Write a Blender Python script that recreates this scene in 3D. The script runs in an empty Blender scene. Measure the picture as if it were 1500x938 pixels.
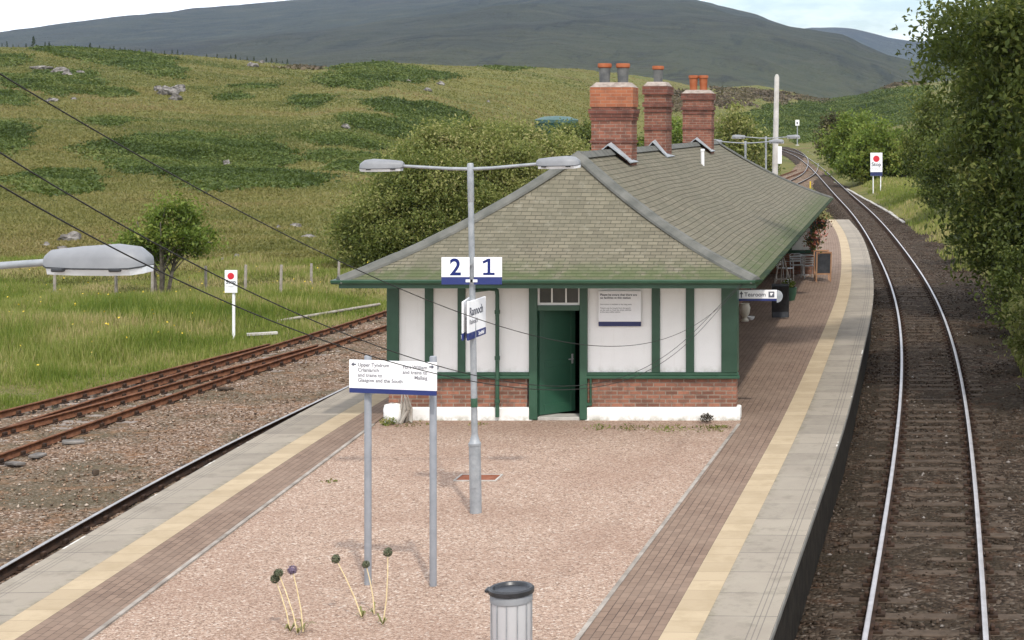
import bpy, math, random
import numpy as np
from mathutils import Matrix, Vector, Euler
random.seed(7); RNG = np.random.default_rng(7)
SC = bpy.context.scene
COL = SC.collection
PI = math.pi
# ------------------------------------------------------------------ camera model (photo pixels 1500x938 -> metres)
F, PX, PY, ZC = 2400.0, 1313.0, 184.0, 5.45
def at(x, y, Y):                       # point at depth Y behind photo pixel x,y
    return Vector(((x-PX)/F*Y, Y, ZC-(y-PY)/F*Y))
def rise(Y):
    Y = np.asarray(Y, float)
    return 3.4e-5*np.clip(np.minimum(Y, 430)-100, 0, None)**2
def gnd(x, y, z=0.0):                  # point of the level z (+ gentle rise of the line) behind pixel x,y
    Y = 60.0
    for _ in range(60):
        Y = 0.5*Y + 0.5*F*(ZC-z-float(rise(Y)))/(y-PY)
    return Vector(((x-PX)/F*Y, Y, z+float(rise(Y))))

# ------------------------------------------------------------------ noise
def _hash(ix, iy, s):
    h = (ix.astype(np.int64)*374761393 + iy.astype(np.int64)*668265263 + s*982451653) & 0x7fffffff
    h = ((h ^ (h >> 13))*1274126177) & 0x7fffffff
    h = h ^ (h >> 16)
    return (h & 0xffff)/65535.0
def vnoise(x, y, s=0):
    x = np.asarray(x, float); y = np.asarray(y, float)
    ix = np.floor(x); iy = np.floor(y); fx = x-ix; fy = y-iy
    fx = fx*fx*fx*(fx*(fx*6-15)+10); fy = fy*fy*fy*(fy*(fy*6-15)+10)
    a = _hash(ix, iy, s); b = _hash(ix+1, iy, s); c = _hash(ix, iy+1, s); d = _hash(ix+1, iy+1, s)
    return (a*(1-fx)+b*fx)*(1-fy)+(c*(1-fx)+d*fx)*fy*1.0 - 0.5
def fbm(x, y, s=0, o=4):
    r = 0; a = 1.0
    for k in range(o):
        r = r + a*vnoise(x*2**k+17.3*k, y*2**k-9.1*k, s+k); a *= .5
    return r
def sstep(a, b, x):
    t = np.clip((x-a)/(b-a), 0, 1); return t*t*(3-2*t)

# ------------------------------------------------------------------ object helpers
def tag(o, label=None, cat=None, group=None, kind=None):
    if label: o['label'] = label
    if cat: o['category'] = cat
    if group: o['group'] = group
    if kind: o['kind'] = kind
    return o
def thing(name, label, cat, loc=(0, 0, 0), rz=0.0, group=None):
    o = bpy.data.objects.new(name, None); COL.objects.link(o)
    o.empty_display_size = .2
    o.location = loc; o.rotation_euler = (0, 0, rz)
    return tag(o, label, cat, group)
def copy_tree(o, parent=None):
    c = o.copy(); COL.objects.link(c)
    c.parent = parent
    for ch in list(o.children): copy_tree(ch, c)
    return c
class MB:
    def __init__(s): s.v = []; s.f = []; s.m = []; s.cur = 0; s.uv = None
    def mat(s, i): s.cur = i; return s
    def add(s, vs, fs):
        b = len(s.v); s.v += [tuple(p) for p in vs]
        for f in fs: s.f.append(tuple(b+i for i in f)); s.m.append(s.cur)
        return s
    def box(s, x0, x1, y0, y1, z0, z1, M=None, ch=0.0):
        if ch > 0:
            c = ch; vs = []; 
            pts = []
            # chamfered box through convex ring stack along z
            def ring(i, z):
                X0, X1, Y0, Y1 = x0+i, x1-i, y0+i, y1-i
                return [(X0+c, Y0, z), (X1-c, Y0, z), (X1, Y0+c, z), (X1, Y1-c, z), (X1-c, Y1, z), (X0+c, Y1, z), (X0, Y1-c, z), (X0, Y0+c, z)]
            rs = [ring(c, z0), ring(0, z0+c), ring(0, z1-c), ring(c, z1)]
            vs = sum(rs, []); fs = []
            for k in range(3):
                for i in range(8):
                    j = (i+1) % 8; fs.append((k*8+i, k*8+j, k*8+8+j, k*8+8+i))
            fs.append(tuple(range(7, -1, -1))); fs.append(tuple(range(24, 32)))
        else:
            vs = [(x0, y0, z0), (x1, y0, z0), (x1, y1, z0), (x0, y1, z0), (x0, y0, z1), (x1, y0, z1), (x1, y1, z1), (x0, y1, z1)]
            fs = [(3, 2, 1, 0), (4, 5, 6, 7), (0, 1, 5, 4), (1, 2, 6, 5), (2, 3, 7, 6), (3, 0, 4, 7)]
        if M is not None: vs = [M @ Vector(p) for p in vs]
        return s.add(vs, fs)
    def tube(s, path, r, n=8, cap=True):
        path = [Vector(p) for p in path]
        if not isinstance(r, (list, tuple)): r = [r]*len(path)
        rings = []; up = None
        for i, p in enumerate(path):
            d = (path[min(i+1, len(path)-1)]-path[max(i-1, 0)])
            d = d.normalized() if d.length > 1e-9 else Vector((0, 0, 1))
            if up is None:
                up = Vector((0, 0, 1)) if abs(d.z) < .9 else Vector((1, 0, 0))
            a = d.cross(up).normalized(); b = a.cross(d).normalized(); up = b
            rings.append([p + a*math.cos(2*PI*k/n)*r[i] + b*math.sin(2*PI*k/n)*r[i] for k in range(n)])
        fs = []
        for i in range(len(path)-1):
            for k in range(n):
                j = (k+1) % n; fs.append((i*n+k, i*n+j, i*n+n+j, i*n+n+k))
        if cap:
            fs.append(tuple(range(n-1, -1, -1))); fs.append(tuple(range((len(path)-1)*n, len(path)*n)))
        return s.add(sum(rings, []), fs)
    def lathe(s, prof, n=20, cx=0, cy=0, cap=True):
        vs = []; fs = []
        for (r, z) in prof:
            vs += [(cx+r*math.cos(2*PI*k/n), cy+r*math.sin(2*PI*k/n), z) for k in range(n)]
        for i in range(len(prof)-1):
            for k in range(n):
                j = (k+1) % n; fs.append((i*n+k, i*n+j, i*n+n+j, i*n+n+k))
        if cap:
            fs.append(tuple(range(n-1, -1, -1))); fs.append(tuple(range((len(prof)-1)*n, len(prof)*n)))
        return s.add(vs, fs)
    def prism(s, outline, y0, y1):     # outline in x,z extruded along y
        n = len(outline)
        vs = [(x, y0, z) for x, z in outline]+[(x, y1, z) for x, z in outline]
        fs = [tuple(range(n)), tuple(range(2*n-1, n-1, -1))]
        for i in range(n):
            j = (i+1) % n; fs.append((i, i+n, j+n, j))
        return s.add(vs, fs)
    def build(s, name, mats, parent=None, smooth=False, sharp=None):
        me = bpy.data.meshes.new(name); me.from_pydata(s.v, [], s.f); 
        if not isinstance(mats, (list, tuple)): mats = [mats]
        for m in mats: me.materials.append(m)
        me.polygons.foreach_set('material_index', s.m)
        if s.uv is not None:
            ul = me.uv_layers.new(name='UVMap')
            li = np.empty(len(me.loops), np.int32); me.loops.foreach_get('vertex_index', li)
            ul.data.foreach_set('uv', np.array(s.uv, np.float32)[li].ravel())
        if smooth:
            me.polygons.foreach_set('use_smooth', [True]*len(me.polygons))
            me.set_sharp_from_angle(angle=math.radians(sharp or 40))
        me.update()
        o = bpy.data.objects.new(name, me); COL.objects.link(o)
        if parent is not None: o.parent = parent
        return o
def fast(name, V, Fc, mats, tint=None, parent=None, uv=None, smooth=False, mi=None):
    V = np.asarray(V, np.float32); Fc = np.asarray(Fc, np.int32)
    me = bpy.data.meshes.new(name)
    k = Fc.shape[1]
    me.vertices.add(len(V)); me.vertices.foreach_set('co', V.ravel())
    me.loops.add(Fc.size); me.loops.foreach_set('vertex_index', Fc.ravel())
    me.polygons.add(len(Fc)); me.polygons.foreach_set('loop_start', np.arange(len(Fc), dtype=np.int32)*k)
    me.polygons.foreach_set('loop_total', np.full(len(Fc), k, np.int32))
    if not isinstance(mats, (list, tuple)): mats = [mats]
    for m in mats: me.materials.append(m)
    if mi is not None: me.polygons.foreach_set('material_index', np.asarray(mi, np.int32))
    if smooth: me.polygons.foreach_set('use_smooth', np.ones(len(Fc), bool))
    me.update(calc_edges=True)
    if tint is not None:
        a = me.attributes.new('tint', 'FLOAT', 'POINT'); a.data.foreach_set('value', np.asarray(tint, np.float32))
    if uv is not None:
        ul = me.uv_layers.new(name='UVMap'); ul.data.foreach_set('uv', np.asarray(uv, np.float32)[Fc.ravel()].ravel())
    o = bpy.data.objects.new(name, me); COL.objects.link(o)
    if parent is not None: o.parent = parent
    return o
def lettering(text, size, mat, parent, x, z, y=0.0, align='LEFT', bold=0.0, M=None, spacing=1.0, name='lettering'):
    c = bpy.data.curves.new('t', 'FONT'); c.body = text; c.size = size; c.align_x = align; c.offset = bold; c.space_line = spacing
    c.extrude = 0.001
    o = bpy.data.objects.new('t', c); COL.objects.link(o)
    dg = bpy.context.evaluated_depsgraph_get(); dg.update()
    me = bpy.data.meshes.new_from_object(o.evaluated_get(dg))
    bpy.data.objects.remove(o); bpy.data.curves.remove(c)
    R = Matrix.Translation((x, y, z)) @ Matrix.Rotation(PI/2, 4, 'X')
    if M is not None: R = M @ R
    me.transform(R); me.materials.clear(); me.materials.append(mat)
    ob = bpy.data.objects.new(name, me); COL.objects.link(ob); ob.parent = parent
    return ob

# ------------------------------------------------------------------ materials
class G:
    def __init__(s, name):
        s.m = bpy.data.materials.new(name); s.m.use_nodes = True; s.nt = s.m.node_tree
        s.b = s.nt.nodes['Principled BSDF']; s.out = s.nt.nodes['Material Output']
        s.b.inputs['Roughness'].default_value = .8
        s.b.inputs['Specular IOR Level'].default_value = .08
    def n(s, t, **kw):
        nd = s.nt.nodes.new(t)
        for k, v in kw.items():
            if k.startswith('_'): setattr(nd, k[1:], v)
            else: s.set(nd.inputs[k.replace('__', ' ')], v)
        return nd
    def set(s, inp, v):
        if isinstance(v, bpy.types.NodeSocket): s.nt.links.new(v, inp)
        elif isinstance(v, bpy.types.Node): s.nt.links.new(v.outputs[0], inp)
        elif isinstance(v, (tuple, list)) and len(v) == 3 and inp.type == 'RGBA': inp.default_value = (*v, 1)
        else: inp.default_value = v
    def pos(s, obj=False):
        return s.n('ShaderNodeTexCoord').outputs['Object'] if obj else s.n('ShaderNodeNewGeometry').outputs['Position']
    def noise(s, vec, scale, detail=4, rough=.55, dist=0.0):
        nd = s.n('ShaderNodeTexNoise', Vector=vec, Scale=scale, Detail=detail, Roughness=rough, Distortion=dist)
        return nd.outputs[0]
    def math(s, op, a, b=0.0, clamp=False):
        nd = s.nt.nodes.new('ShaderNodeMath'); nd.operation = op; nd.use_clamp = clamp
        s.set(nd.inputs[0], a); s.set(nd.inputs[1], b); return nd.outputs[0]
    def ramp(s, fac, stops, interp='LINEAR'):
        nd = s.nt.nodes.new('ShaderNodeValToRGB'); s.set(nd.inputs[0], fac)
        cr = nd.color_ramp; cr.interpolation = interp
        while len(cr.elements) < len(stops): cr.elements.new(.5)
        for e, (p, c) in zip(cr.elements, stops):
            e.position = p; e.color = (*c, 1) if len(c) == 3 else c
        return nd.outputs[0]
    def mr(s, v, a, b, c=0.0, d=1.0):
        nd = s.n('ShaderNodeMapRange'); s.set(nd.inputs[0], v)
        for i, q in enumerate((a, b, c, d)): nd.inputs[i+1].default_value = q
        return nd.outputs[0]
    def mix(s, f, a, b, mode='MIX'):
        nd = s.nt.nodes.new('ShaderNodeMix'); nd.data_type = 'RGBA'; nd.blend_type = mode
        s.set(nd.inputs[0], f); s.set(nd.inputs[6], a); s.set(nd.inputs[7], b); return nd.outputs[2]
    def sep(s, v):
        return s.n('ShaderNodeSeparateXYZ', Vector=v).outputs
    def comb(s, x, y, z=0.0):
        return s.n('ShaderNodeCombineXYZ', X=x, Y=y, Z=z).outputs[0]
    def color(s, c): s.set(s.b.inputs['Base Color'], c); return s
    def rough(s, r): s.set(s.b.inputs['Roughness'], r); return s
    def bump(s, h, strength=.5, dist=.02):
        nd = s.n('ShaderNodeBump', Strength=strength, Distance=dist, Height=h)
        s.nt.links.new(nd.outputs[0], s.b.inputs['Normal']); return s
def noisy(name, c1, c2, scale=3.0, rough=.7, bump=.0, bscale=40, metal=0.0, obj=True, lo=.35, hi=.65, spec=.12):
    g = G(name); p = g.pos(obj)
    g.color(g.ramp(g.noise(p, scale, 5, .6), [(lo, c1), (hi, c2)]))
    g.b.inputs['Roughness'].default_value = rough; g.b.inputs['Metallic'].default_value = metal
    g.b.inputs['Specular IOR Level'].default_value = spec
    if bump: g.bump(g.noise(p, bscale, 3), bump, .01)
    return g.m
def foliage(name, cols, trans=.3):
    g = G(name)
    a = g.n('ShaderNodeAttribute', _attribute_name='tint').outputs['Fac']
    k = len(cols)-1
    c = g.ramp(a, [(i/k, q) for i, q in enumerate(cols)])
    g.color(c).rough(.55); g.b.inputs['Specular IOR Level'].default_value = .2
    tr = g.n('ShaderNodeBsdfTranslucent', Color=g.mix(.35, c, (.16, .2, .02)))
    mx = g.n('ShaderNodeMixShader', Fac=trans)
    g.nt.links.new(g.b.outputs[0], mx.inputs[1]); g.nt.links.new(tr.outputs[0], mx.inputs[2])
    g.nt.links.new(mx.outputs[0], g.out.inputs['Surface'])
    return g.m
M = {}
M['green'] = noisy('green_gloss_paint', (.020, .066, .037), (.030, .085, .050), 3, .4, .05, 60, spec=.5)
M['mossgutter'] = noisy('mossy_gutter', (.010, .022, .012), (.035, .048, .016), 3, .9, .4, 20)
M['doorgreen'] = noisy('door_green_paint', (.016, .066, .038), (.022, .08, .047), 2, .42, .03, 60, spec=.5)
M['plinth'] = None
M['galv'] = noisy('galvanised_steel', (.23, .245, .26), (.32, .335, .35), 9, .5, .06, 60, metal=.2, spec=.5)
M['greypaint'] = noisy('grey_painted_post', (.19, .20, .22), (.24, .25, .27), 5, .45, .03, 60, spec=.5)
M['lamphead'] = noisy('lamp_casing', (.175, .18, .19), (.22, .225, .235), 5, .5, .03, 50, spec=.5)
M['lens'] = noisy('lamp_lens', (.60, .61, .63), (.66, .67, .69), 8, .3, spec=.5)
M['signwhite'] = noisy('sign_white', (.80, .80, .81), (.86, .86, .87), 2, .4, spec=.5)
M['signblue'] = noisy('sign_blue', (.013, .024, .125), (.017, .030, .15), 3, .4, spec=.5)
M['navy'] = noisy('sign_navy', (.015, .022, .09), (.02, .028, .11), 3, .45, spec=.5)
M['ink'] = noisy('sign_ink', (.09, .095, .12), (.12, .125, .15), 5, .6)
M['inkblue'] = noisy('sign_ink_blue', (.014, .024, .12), (.018, .028, .14), 5, .5)
M['inkgrey'] = noisy('sign_ink_grey', (.15, .15, .17), (.19, .19, .21), 5, .6)
M['red'] = noisy('sign_red', (.52, .015, .03), (.6, .02, .04), 4, .45, spec=.5)
M['black'] = noisy('black_plastic', (.012, .013, .015), (.025, .026, .03), 8, .35, .05, 60, spec=.5)
M['lead'] = noisy('lead_flashing', (.25, .27, .29), (.38, .40, .42), 6, .6, .15, 25)
M['hipcap'] = noisy('hip_capping', (.092, .094, .084), (.145, .143, .128), 3, .75, .2, 20)
M['terracotta'] = noisy('terracotta_pot', (.27, .075, .03), (.33, .115, .055), 5, .75, .1, 30)
M['darkpot'] = noisy('sooted_clay_pot', (.085, .088, .09), (.14, .14, .135), 6, .75, .1, 30)
M['mortar'] = noisy('lime_flaunching', (.22, .18, .155), (.36, .31, .27), 8, .9, .5, 20)
M['woodgrey'] = noisy('weathered_wood', (.22, .19, .16), (.36, .33, .29), 4, .9, .3, 15)
M['poleWood'] = noisy('bleached_pole_wood', (.38, .36, .33), (.52, .50, .47), 2, .85, .3, 15)
M['woodtan'] = noisy('pine_wood', (.38, .21, .12), (.47, .28, .17), 5, .7, .1, 30)
M['slateboard'] = noisy('chalkboard', (.045, .05, .058), (.075, .08, .09), 4, .7)
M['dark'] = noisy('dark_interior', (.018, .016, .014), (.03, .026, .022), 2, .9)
M['redwall'] = noisy('interior_red_board', (.10, .025, .018), (.13, .035, .025), 2, .8)
M['concrete'] = noisy('weathered_concrete', (.33, .31, .28), (.46, .44, .40), 4, .9, .3, 25)
M['rust'] = noisy('rusty_rail', (.095, .042, .024), (.19, .085, .045), 6, .85, .4, 40)
M['rustdark'] = noisy('dark_rusty_rail_side', (.030, .020, .015), (.058, .034, .023), 6, .85, .4, 40)
M['railtop'] = noisy('worn_rail_top', (.36, .345, .345), (.47, .45, .455), 3, .42, metal=.3, spec=.5)
M['railtopdull'] = noisy('dull_rail_top', (.26, .25, .24), (.36, .34, .33), 3, .42, metal=.4, spec=.5)
M['sleeper'] = noisy('oiled_timber_sleeper', (.05, .037, .027), (.092, .068, .05), 5, .9, .5, 18)
M['sleepergrey'] = noisy('grey_timber_sleeper', (.16, .13, .11), (.28, .24, .21), 5, .92, .5, 18)
M['rock'] = noisy('grey_lichen_rock', (.06, .053, .047), (.27, .25, .23), 1.6, .92, .6, 4)
M['bark'] = noisy('grey_brown_bark', (.07, .06, .048), (.16, .14, .115), 6, .95, .6, 12)
M['steel'] = noisy('brushed_steel_chair', (.52, .53, .54), (.66, .67, .68), 6, .3, metal=.6, spec=.5)
M['wire'] = noisy('black_cable', (.018, .016, .014), (.03, .028, .025), 8, .6)
M['tankgreen'] = noisy('green_tank_paint', (.012, .04, .036), (.022, .06, .054), 3, .5, .1, 20)
M['tankpale'] = noisy('pale_green_rim', (.05, .10, .095), (.085, .14, .13), 3, .5)
M['yellow'] = noisy('yellow_marker', (.6, .42, .04), (.66, .48, .06), 4, .5)
M['cream'] = noisy('cream_glaze', (.5, .45, .36), (.6, .55, .46), 6, .6)
M['purple'] = noisy('faded_purple_seedhead', (.13, .10, .15), (.22, .17, .24), 60, .9, .6, 120)
M['greyhead'] = noisy('dry_green_seedhead', (.065, .075, .045), (.13, .14, .085), 60, .9, .6, 120)
M['stem'] = noisy('straw_stem', (.55, .43, .24), (.66, .55, .33), 20, .8)
M['leafstrap'] = noisy('withering_strap_leaf', (.09, .12, .035), (.22, .19, .08), 9, .7)
M['kerb'] = noisy('stained_kerb', (.20, .175, .15), (.36, .325, .285), 2.2, .9, .3, 25)
M['clay'] = noisy('rust_brown_cover', (.17, .06, .033), (.25, .10, .06), 8, .9, .3, 30)
M['glassdark'] = noisy('dark_window_glass', (.03, .03, .035), (.06, .055, .055), 1.5, .12, spec=.6)
# clear-ish bin body
g = G('smoky_bin_plastic'); g.color((.42, .42, .43)).rough(.25); g.b.inputs['Alpha'].default_value = 1
g.b.inputs['Specular IOR Level'].default_value = .6; M['bin'] = g.m
g = G('white_painted_panel'); p = g.pos(True); s = g.sep(p)
st = g.noise(g.comb(g.math('MULTIPLY', s[0], 9.0), s[1], g.math('MULTIPLY', s[2], .9)), 1.0, 5, .7)
c = g.mix(g.mr(st, .56, .76, 0, .2), g.ramp(g.noise(p, 1.8, 4), [(.3, (.87, .86, .84)), (.7, (.81, .80, .78))]), (.52, .49, .43))
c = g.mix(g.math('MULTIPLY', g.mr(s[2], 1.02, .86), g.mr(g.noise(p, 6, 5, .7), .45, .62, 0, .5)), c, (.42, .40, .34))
g.color(c).rough(.6); g.bump(g.noise(p, 24, 3), .12, .01); M['white'] = g.m
# white plinth paint with splash dirt
g = G('white_plinth_paint'); p = g.pos(True); s = g.sep(p)
d = g.math('MULTIPLY', g.mr(s[2], .10, -.02), g.mr(g.noise(p, 5, 5, .7), .42, .62))
g.color(g.mix(d, g.ramp(g.noise(p, 2.5), [(.3, (.83, .82, .79)), (.7, (.74, .73, .70))]), (.30, .29, .22))).rough(.75)
g.bump(g.noise(p, 14, 4), .3, .01); M['plinth'] = g.m
# bricks
def brick(name, c1, c2, mort, bw=.225, bh=.075, stain=(.09, .05, .035), ms=.008, stain_amt=.6):
    g = G(name); p = g.pos(True); s = g.sep(p)
    v = g.comb(g.math('ADD', s[0], s[1]), s[2])
    b = g.n('ShaderNodeTexBrick', Vector=v, Color1=c1, Color2=c2, Mortar=mort, Scale=1.0, **{'Mortar__Size': ms, 'Mortar__Smooth': .3, 'Bias': -.1, 'Brick__Width': bw, 'Row__Height': bh})
    c = g.mix(g.math('MULTIPLY', g.mr(g.noise(p, 5.5, 6, .72), .44, .66), stain_amt), b.outputs[0], stain)
    c = g.mix(g.mr(g.noise(p, 22, 3), .60, .75, 0, .55), c, mort)
    g.color(c).rough(.9)
    h = g.math('ADD', g.math('MULTIPLY', b.outputs['Fac'], -1.0), g.math('MULTIPLY', g.noise(p, 60), .5))
    g.bump(h, .6, .008); return g.m
M['brick'] = brick('old_red_brick', (.33, .145, .095), (.15, .07, .05), (.27, .215, .17), stain=(.11, .07, .055), stain_amt=.7, ms=.011)
M['brickstack'] = brick('chimney_brick', (.26, .105, .07), (.16, .065, .046), (.27, .20, .16), stain=(.085, .055, .046), stain_amt=.7)
M['shadedsootwall'] = noisy('sooty_shaded_platform_wall', (.010, .008, .006), (.026, .021, .016), 4, .95, .6, 14)  # shade below the coping is put into this wall's soot-dark colour
M['bricknew'] = brick('new_orange_brick', (.36, .135, .07), (.28, .095, .05), (.33, .19, .13), stain=(.17, .075, .05), stain_amt=.6)
M['brickband'] = brick('sooted_band_brick', (.19, .075, .055), (.12, .05, .038), (.18, .12, .1), stain=(.06, .035, .03))
# roof slates: UV in metres (u along the course, v up the slope)
g = G('mossy_roof_slates'); uv = g.n('ShaderNodeTexCoord').outputs['UV']; p = g.pos(True); s = g.sep(uv)
b = g.n('ShaderNodeTexBrick', Vector=uv, Color1=(.188, .168, .122), Color2=(.134, .120, .088), Mortar=(.070, .066, .05), Scale=1.0, **{'Mortar__Size': .007, 'Mortar__Smooth': .2, 'Bias': .1, 'Brick__Width': .19, 'Row__Height': .15})
c = b.outputs[0]
n1 = g.noise(p, .9, 5, .65); n2 = g.noise(p, 6, 5, .7)
c = g.mix(g.mr(n1, .42, .66, 0, .65), c, (.125, .118, .085))
c = g.mix(g.mr(n2, .55, .74, 0, .6), c, (.235, .222, .175))
c = g.mix(g.mr(g.noise(p, 14, 4, .7), .60, .72, 0, .55), c, (.085, .078, .06))
moss = g.math('MULTIPLY', g.mr(s[1], 1.15, .25), g.mr(g.math('ADD', g.noise(p, 3.2, 5, .7), g.math('MULTIPLY', g.mr(s[1], .9, 0), .12)), .40, .60), True)
c = g.mix(g.math('MULTIPLY', moss, .75), c, (.068, .092, .036))
ed = g.math('MULTIPLY', g.mr(s[1], .22, .05), g.mr(g.noise(p, 9, 4, .7), .38, .6), True)
c = g.mix(g.math('MULTIPLY', ed, .7), c, (.11, .105, .07))
g.color(c).rough(.85)
h = g.math('ADD', g.math('MULTIPLY', b.outputs['Fac'], -1.0), g.math('MULTIPLY', g.noise(p, 40, 4), .7))
g.bump(h, .5, .008); M['slate'] = g.m
# pink gravel
g = G('pink_granite_gravel'); p = g.pos(); 
vo = g.n('ShaderNodeTexVoronoi', Vector=p, Scale=40.0)
c = g.ramp(g.sep(vo.outputs['Color'])[0], [(0, (.10, .064, .046)), (.25, (.265, .176, .127)), (.6, (.388, .272, .207)), (.88, (.48, .365, .288)), (1, (.68, .60, .52))])
vo2 = g.n('ShaderNodeTexVoronoi', Vector=p, Scale=75.0)
c = g.mix(.4, c, g.ramp(g.sep(vo2.outputs['Color'])[1], [(0, (.10, .064, .046)), (.4, (.335, .23, .170)), (1, (.58, .465, .375))]))
c = g.mix(g.mr(g.noise(p, .38, 6, .65), .44, .64, 0, .38), c, (.25, .155, .112))
c = g.mix(g.mr(g.noise(p, 3.0, 4, .7), .64, .76, 0, .5), c, (.20, .13, .10))
g.color(c).rough(.9); g.bump(g.math('MULTIPLY', vo.outputs['Distance'], -1.0), .8, .02); M['gravel'] = g.m
# block pavers (UV metres)
g = G('brown_block_paving'); uv = g.n('ShaderNodeTexCoord').outputs['UV']; p = g.pos()
b = g.n('ShaderNodeTexBrick', Vector=uv, Color1=(.225, .158, .118), Color2=(.175, .122, .092), Mortar=(.075, .055, .045), Scale=1.0, **{'Mortar__Size': .006, 'Mortar__Smooth': .2, 'Brick__Width': .21, 'Row__Height': .105})
c = g.mix(g.mr(g.noise(p, .8, 5, .6), .4, .7, 0, .45), b.outputs[0], (.255, .19, .145))
c = g.mix(g.mr(g.noise(p, 5, 5, .7), .58, .75, 0, .4), c, (.11, .08, .065))
g.color(c).rough(.85); g.bump(g.math('MULTIPLY', b.outputs['Fac'], -1.0), .5, .006); M['paver'] = g.m
# warning strip
g = G('buff_warning_slabs'); uv = g.n('ShaderNodeTexCoord').outputs['UV']; p = g.pos()
b = g.n('ShaderNodeTexBrick', Vector=uv, Color1=(.42, .335, .225), Color2=(.36, .285, .19), Mortar=(.25, .195, .13), Scale=1.0, _offset=0.0, **{'Mortar__Size': .006, 'Brick__Width': .40, 'Row__Height': 10.0})
c = g.mix(g.mr(g.noise(p, 2.2, 6, .7), .46, .68, 0, .6), b.outputs[0], (.29, .225, .14))
g.color(c).rough(.85); g.bump(g.noise(p, 50, 3), .2, .004); M['buff'] = g.m
# coping slabs with three grooves
g = G('grey_coping_slabs'); uv = g.n('ShaderNodeTexCoord').outputs['UV']; p = g.pos(); s = g.sep(uv)
b = g.n('ShaderNodeTexBrick', Vector=uv, Color1=(.292, .255, .206), Color2=(.228, .199, .163), Mortar=(.10, .09, .08), Scale=1.0, _offset=0.0, **{'Mortar__Size': .008, 'Brick__Width': .9, 'Row__Height': 10.0})
c = g.mix(g.mr(g.noise(p, 1.6, 5, .65), .42, .7, 0, .5), b.outputs[0], (.32, .287, .23))
c = g.mix(g.mr(g.noise(p, 7, 5, .7), .6, .75, 0, .45), c, (.19, .175, .16))
c = g.mix(g.math('MULTIPLY', g.mr(g.noise(p, 2.6, 6, .7), .52, .66), .5), c, (.17, .15, .12))
c = g.mix(g.math('MULTIPLY', g.mr(s[1], .66, .78), g.mr(g.noise(p, 5, 5, .7), .46, .62, 0, .6), True), c, (.13, .12, .075))
gr = None
for q in (.14, .20, .26):
    k = g.math('LESS_THAN', g.math('ABSOLUTE', g.math('SUBTRACT', s[1], q)), .006)
    gr = k if gr is None else g.math('MAXIMUM', gr, k)
c = g.mix(g.math('MULTIPLY', gr, .55), c, (.10, .09, .085))
c = g.mix(g.math('MULTIPLY', g.math('LESS_THAN', s[1], .03), g.mr(g.noise(p, .8, 4, .7), .60, .63)), c, (.55, .53, .48))
g.color(c).rough(.85); g.bump(g.math('ADD', g.math('MULTIPLY', gr, -1.0), g.math('MULTIPLY', b.outputs['Fac'], -1.0)), .5, .008); M['coping'] = g.m
# ballasts
def ballast(name, stops, dirt, dirt2, sc=15.0):
    g = G(name); p = g.pos()
    vo = g.n('ShaderNodeTexVoronoi', Vector=p, Scale=sc)
    c = g.ramp(g.sep(vo.outputs['Color'])[0], stops)
    c = g.mix(g.mr(g.noise(p, .55, 6, .65), .42, .62, 0, .75), c, dirt)
    c = g.mix(g.mr(g.noise(p, 1.7, 6, .7), .54, .68, 0, .7), c, dirt2)
    g.color(c).rough(.95); g.bump(g.math('MULTIPLY', vo.outputs['Distance'], -1.0), 1.0, .05); return g.m
M['ballastdark'] = ballast('oily_brown_ballast', [(0, (.020, .014, .010)), (.5, (.050, .036, .026)), (.85, (.088, .066, .048)), (1, (.15, .125, .10))], (.034, .026, .017), (.082, .042, .024))
M['ballastpink'] = ballast('pinkish_old_ballast', [(0, (.05, .034, .024)), (.4, (.19, .122, .082)), (.8, (.31, .215, .15)), (1, (.52, .44, .37))], (.10, .088, .055), (.27, .14, .068), 24.0)
# terrain
g = G('moorland_grass'); p = g.pos(); s = g.sep(p)
na = g.noise(p, .018, 6, .6); nb = g.noise(p, .07, 6, .65); nc = g.noise(p, .45, 5, .7); ne = g.noise(p, 2.5, 4, .7)
c = g.ramp(na, [(.30, (.095, .108, .033)), (.44, (.15, .142, .047)), (.54, (.125, .125, .04)), (.68, (.155, .125, .052))])
c = g.mix(g.mr(nb, .50, .64, 0, .75), c, (.072, .092, .026))
c = g.mix(g.mr(g.noise(g.n('ShaderNodeMapping', Vector=p, Scale=(.6, 1.6, 1)), .06, 5, .6), .56, .70, 0, .7), c, (.145, .098, .055))
c = g.mix(g.mr(nc, .52, .68, 0, .5), c, (.19, .165, .075))
c = g.mix(g.mr(ne, .52, .68, 0, .4), c, (.06, .07, .024))
g.color(c).rough(1.0); g.bump(g.math('ADD', nc, g.math('MULTIPLY', ne, .35)), 1.0, .5); M['moor'] = g.m
g = G('heather_mountain_cloud_shade'); p = g.pos(); s = g.sep(p)
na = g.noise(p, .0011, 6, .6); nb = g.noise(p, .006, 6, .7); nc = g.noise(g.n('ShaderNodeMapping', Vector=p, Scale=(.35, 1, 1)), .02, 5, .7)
c = g.ramp(na, [(.32, (.020, .023, .018)), (.5, (.042, .044, .028)), (.66, (.030, .028, .024))])  # cloud shade put into the dark heath colours and their broad blotches
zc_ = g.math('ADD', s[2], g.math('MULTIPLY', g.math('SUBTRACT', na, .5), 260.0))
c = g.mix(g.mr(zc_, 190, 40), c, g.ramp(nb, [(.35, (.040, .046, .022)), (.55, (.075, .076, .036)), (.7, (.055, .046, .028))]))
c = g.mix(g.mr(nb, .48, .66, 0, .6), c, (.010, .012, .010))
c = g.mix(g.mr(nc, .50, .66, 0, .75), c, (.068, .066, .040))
c = g.mix(g.mr(g.noise(g.n('ShaderNodeMapping', Vector=p, Scale=(1.6, .3, .5)), .012, 5, .7), .56, .66, 0, .6), c, (.012, .014, .011))
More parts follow.
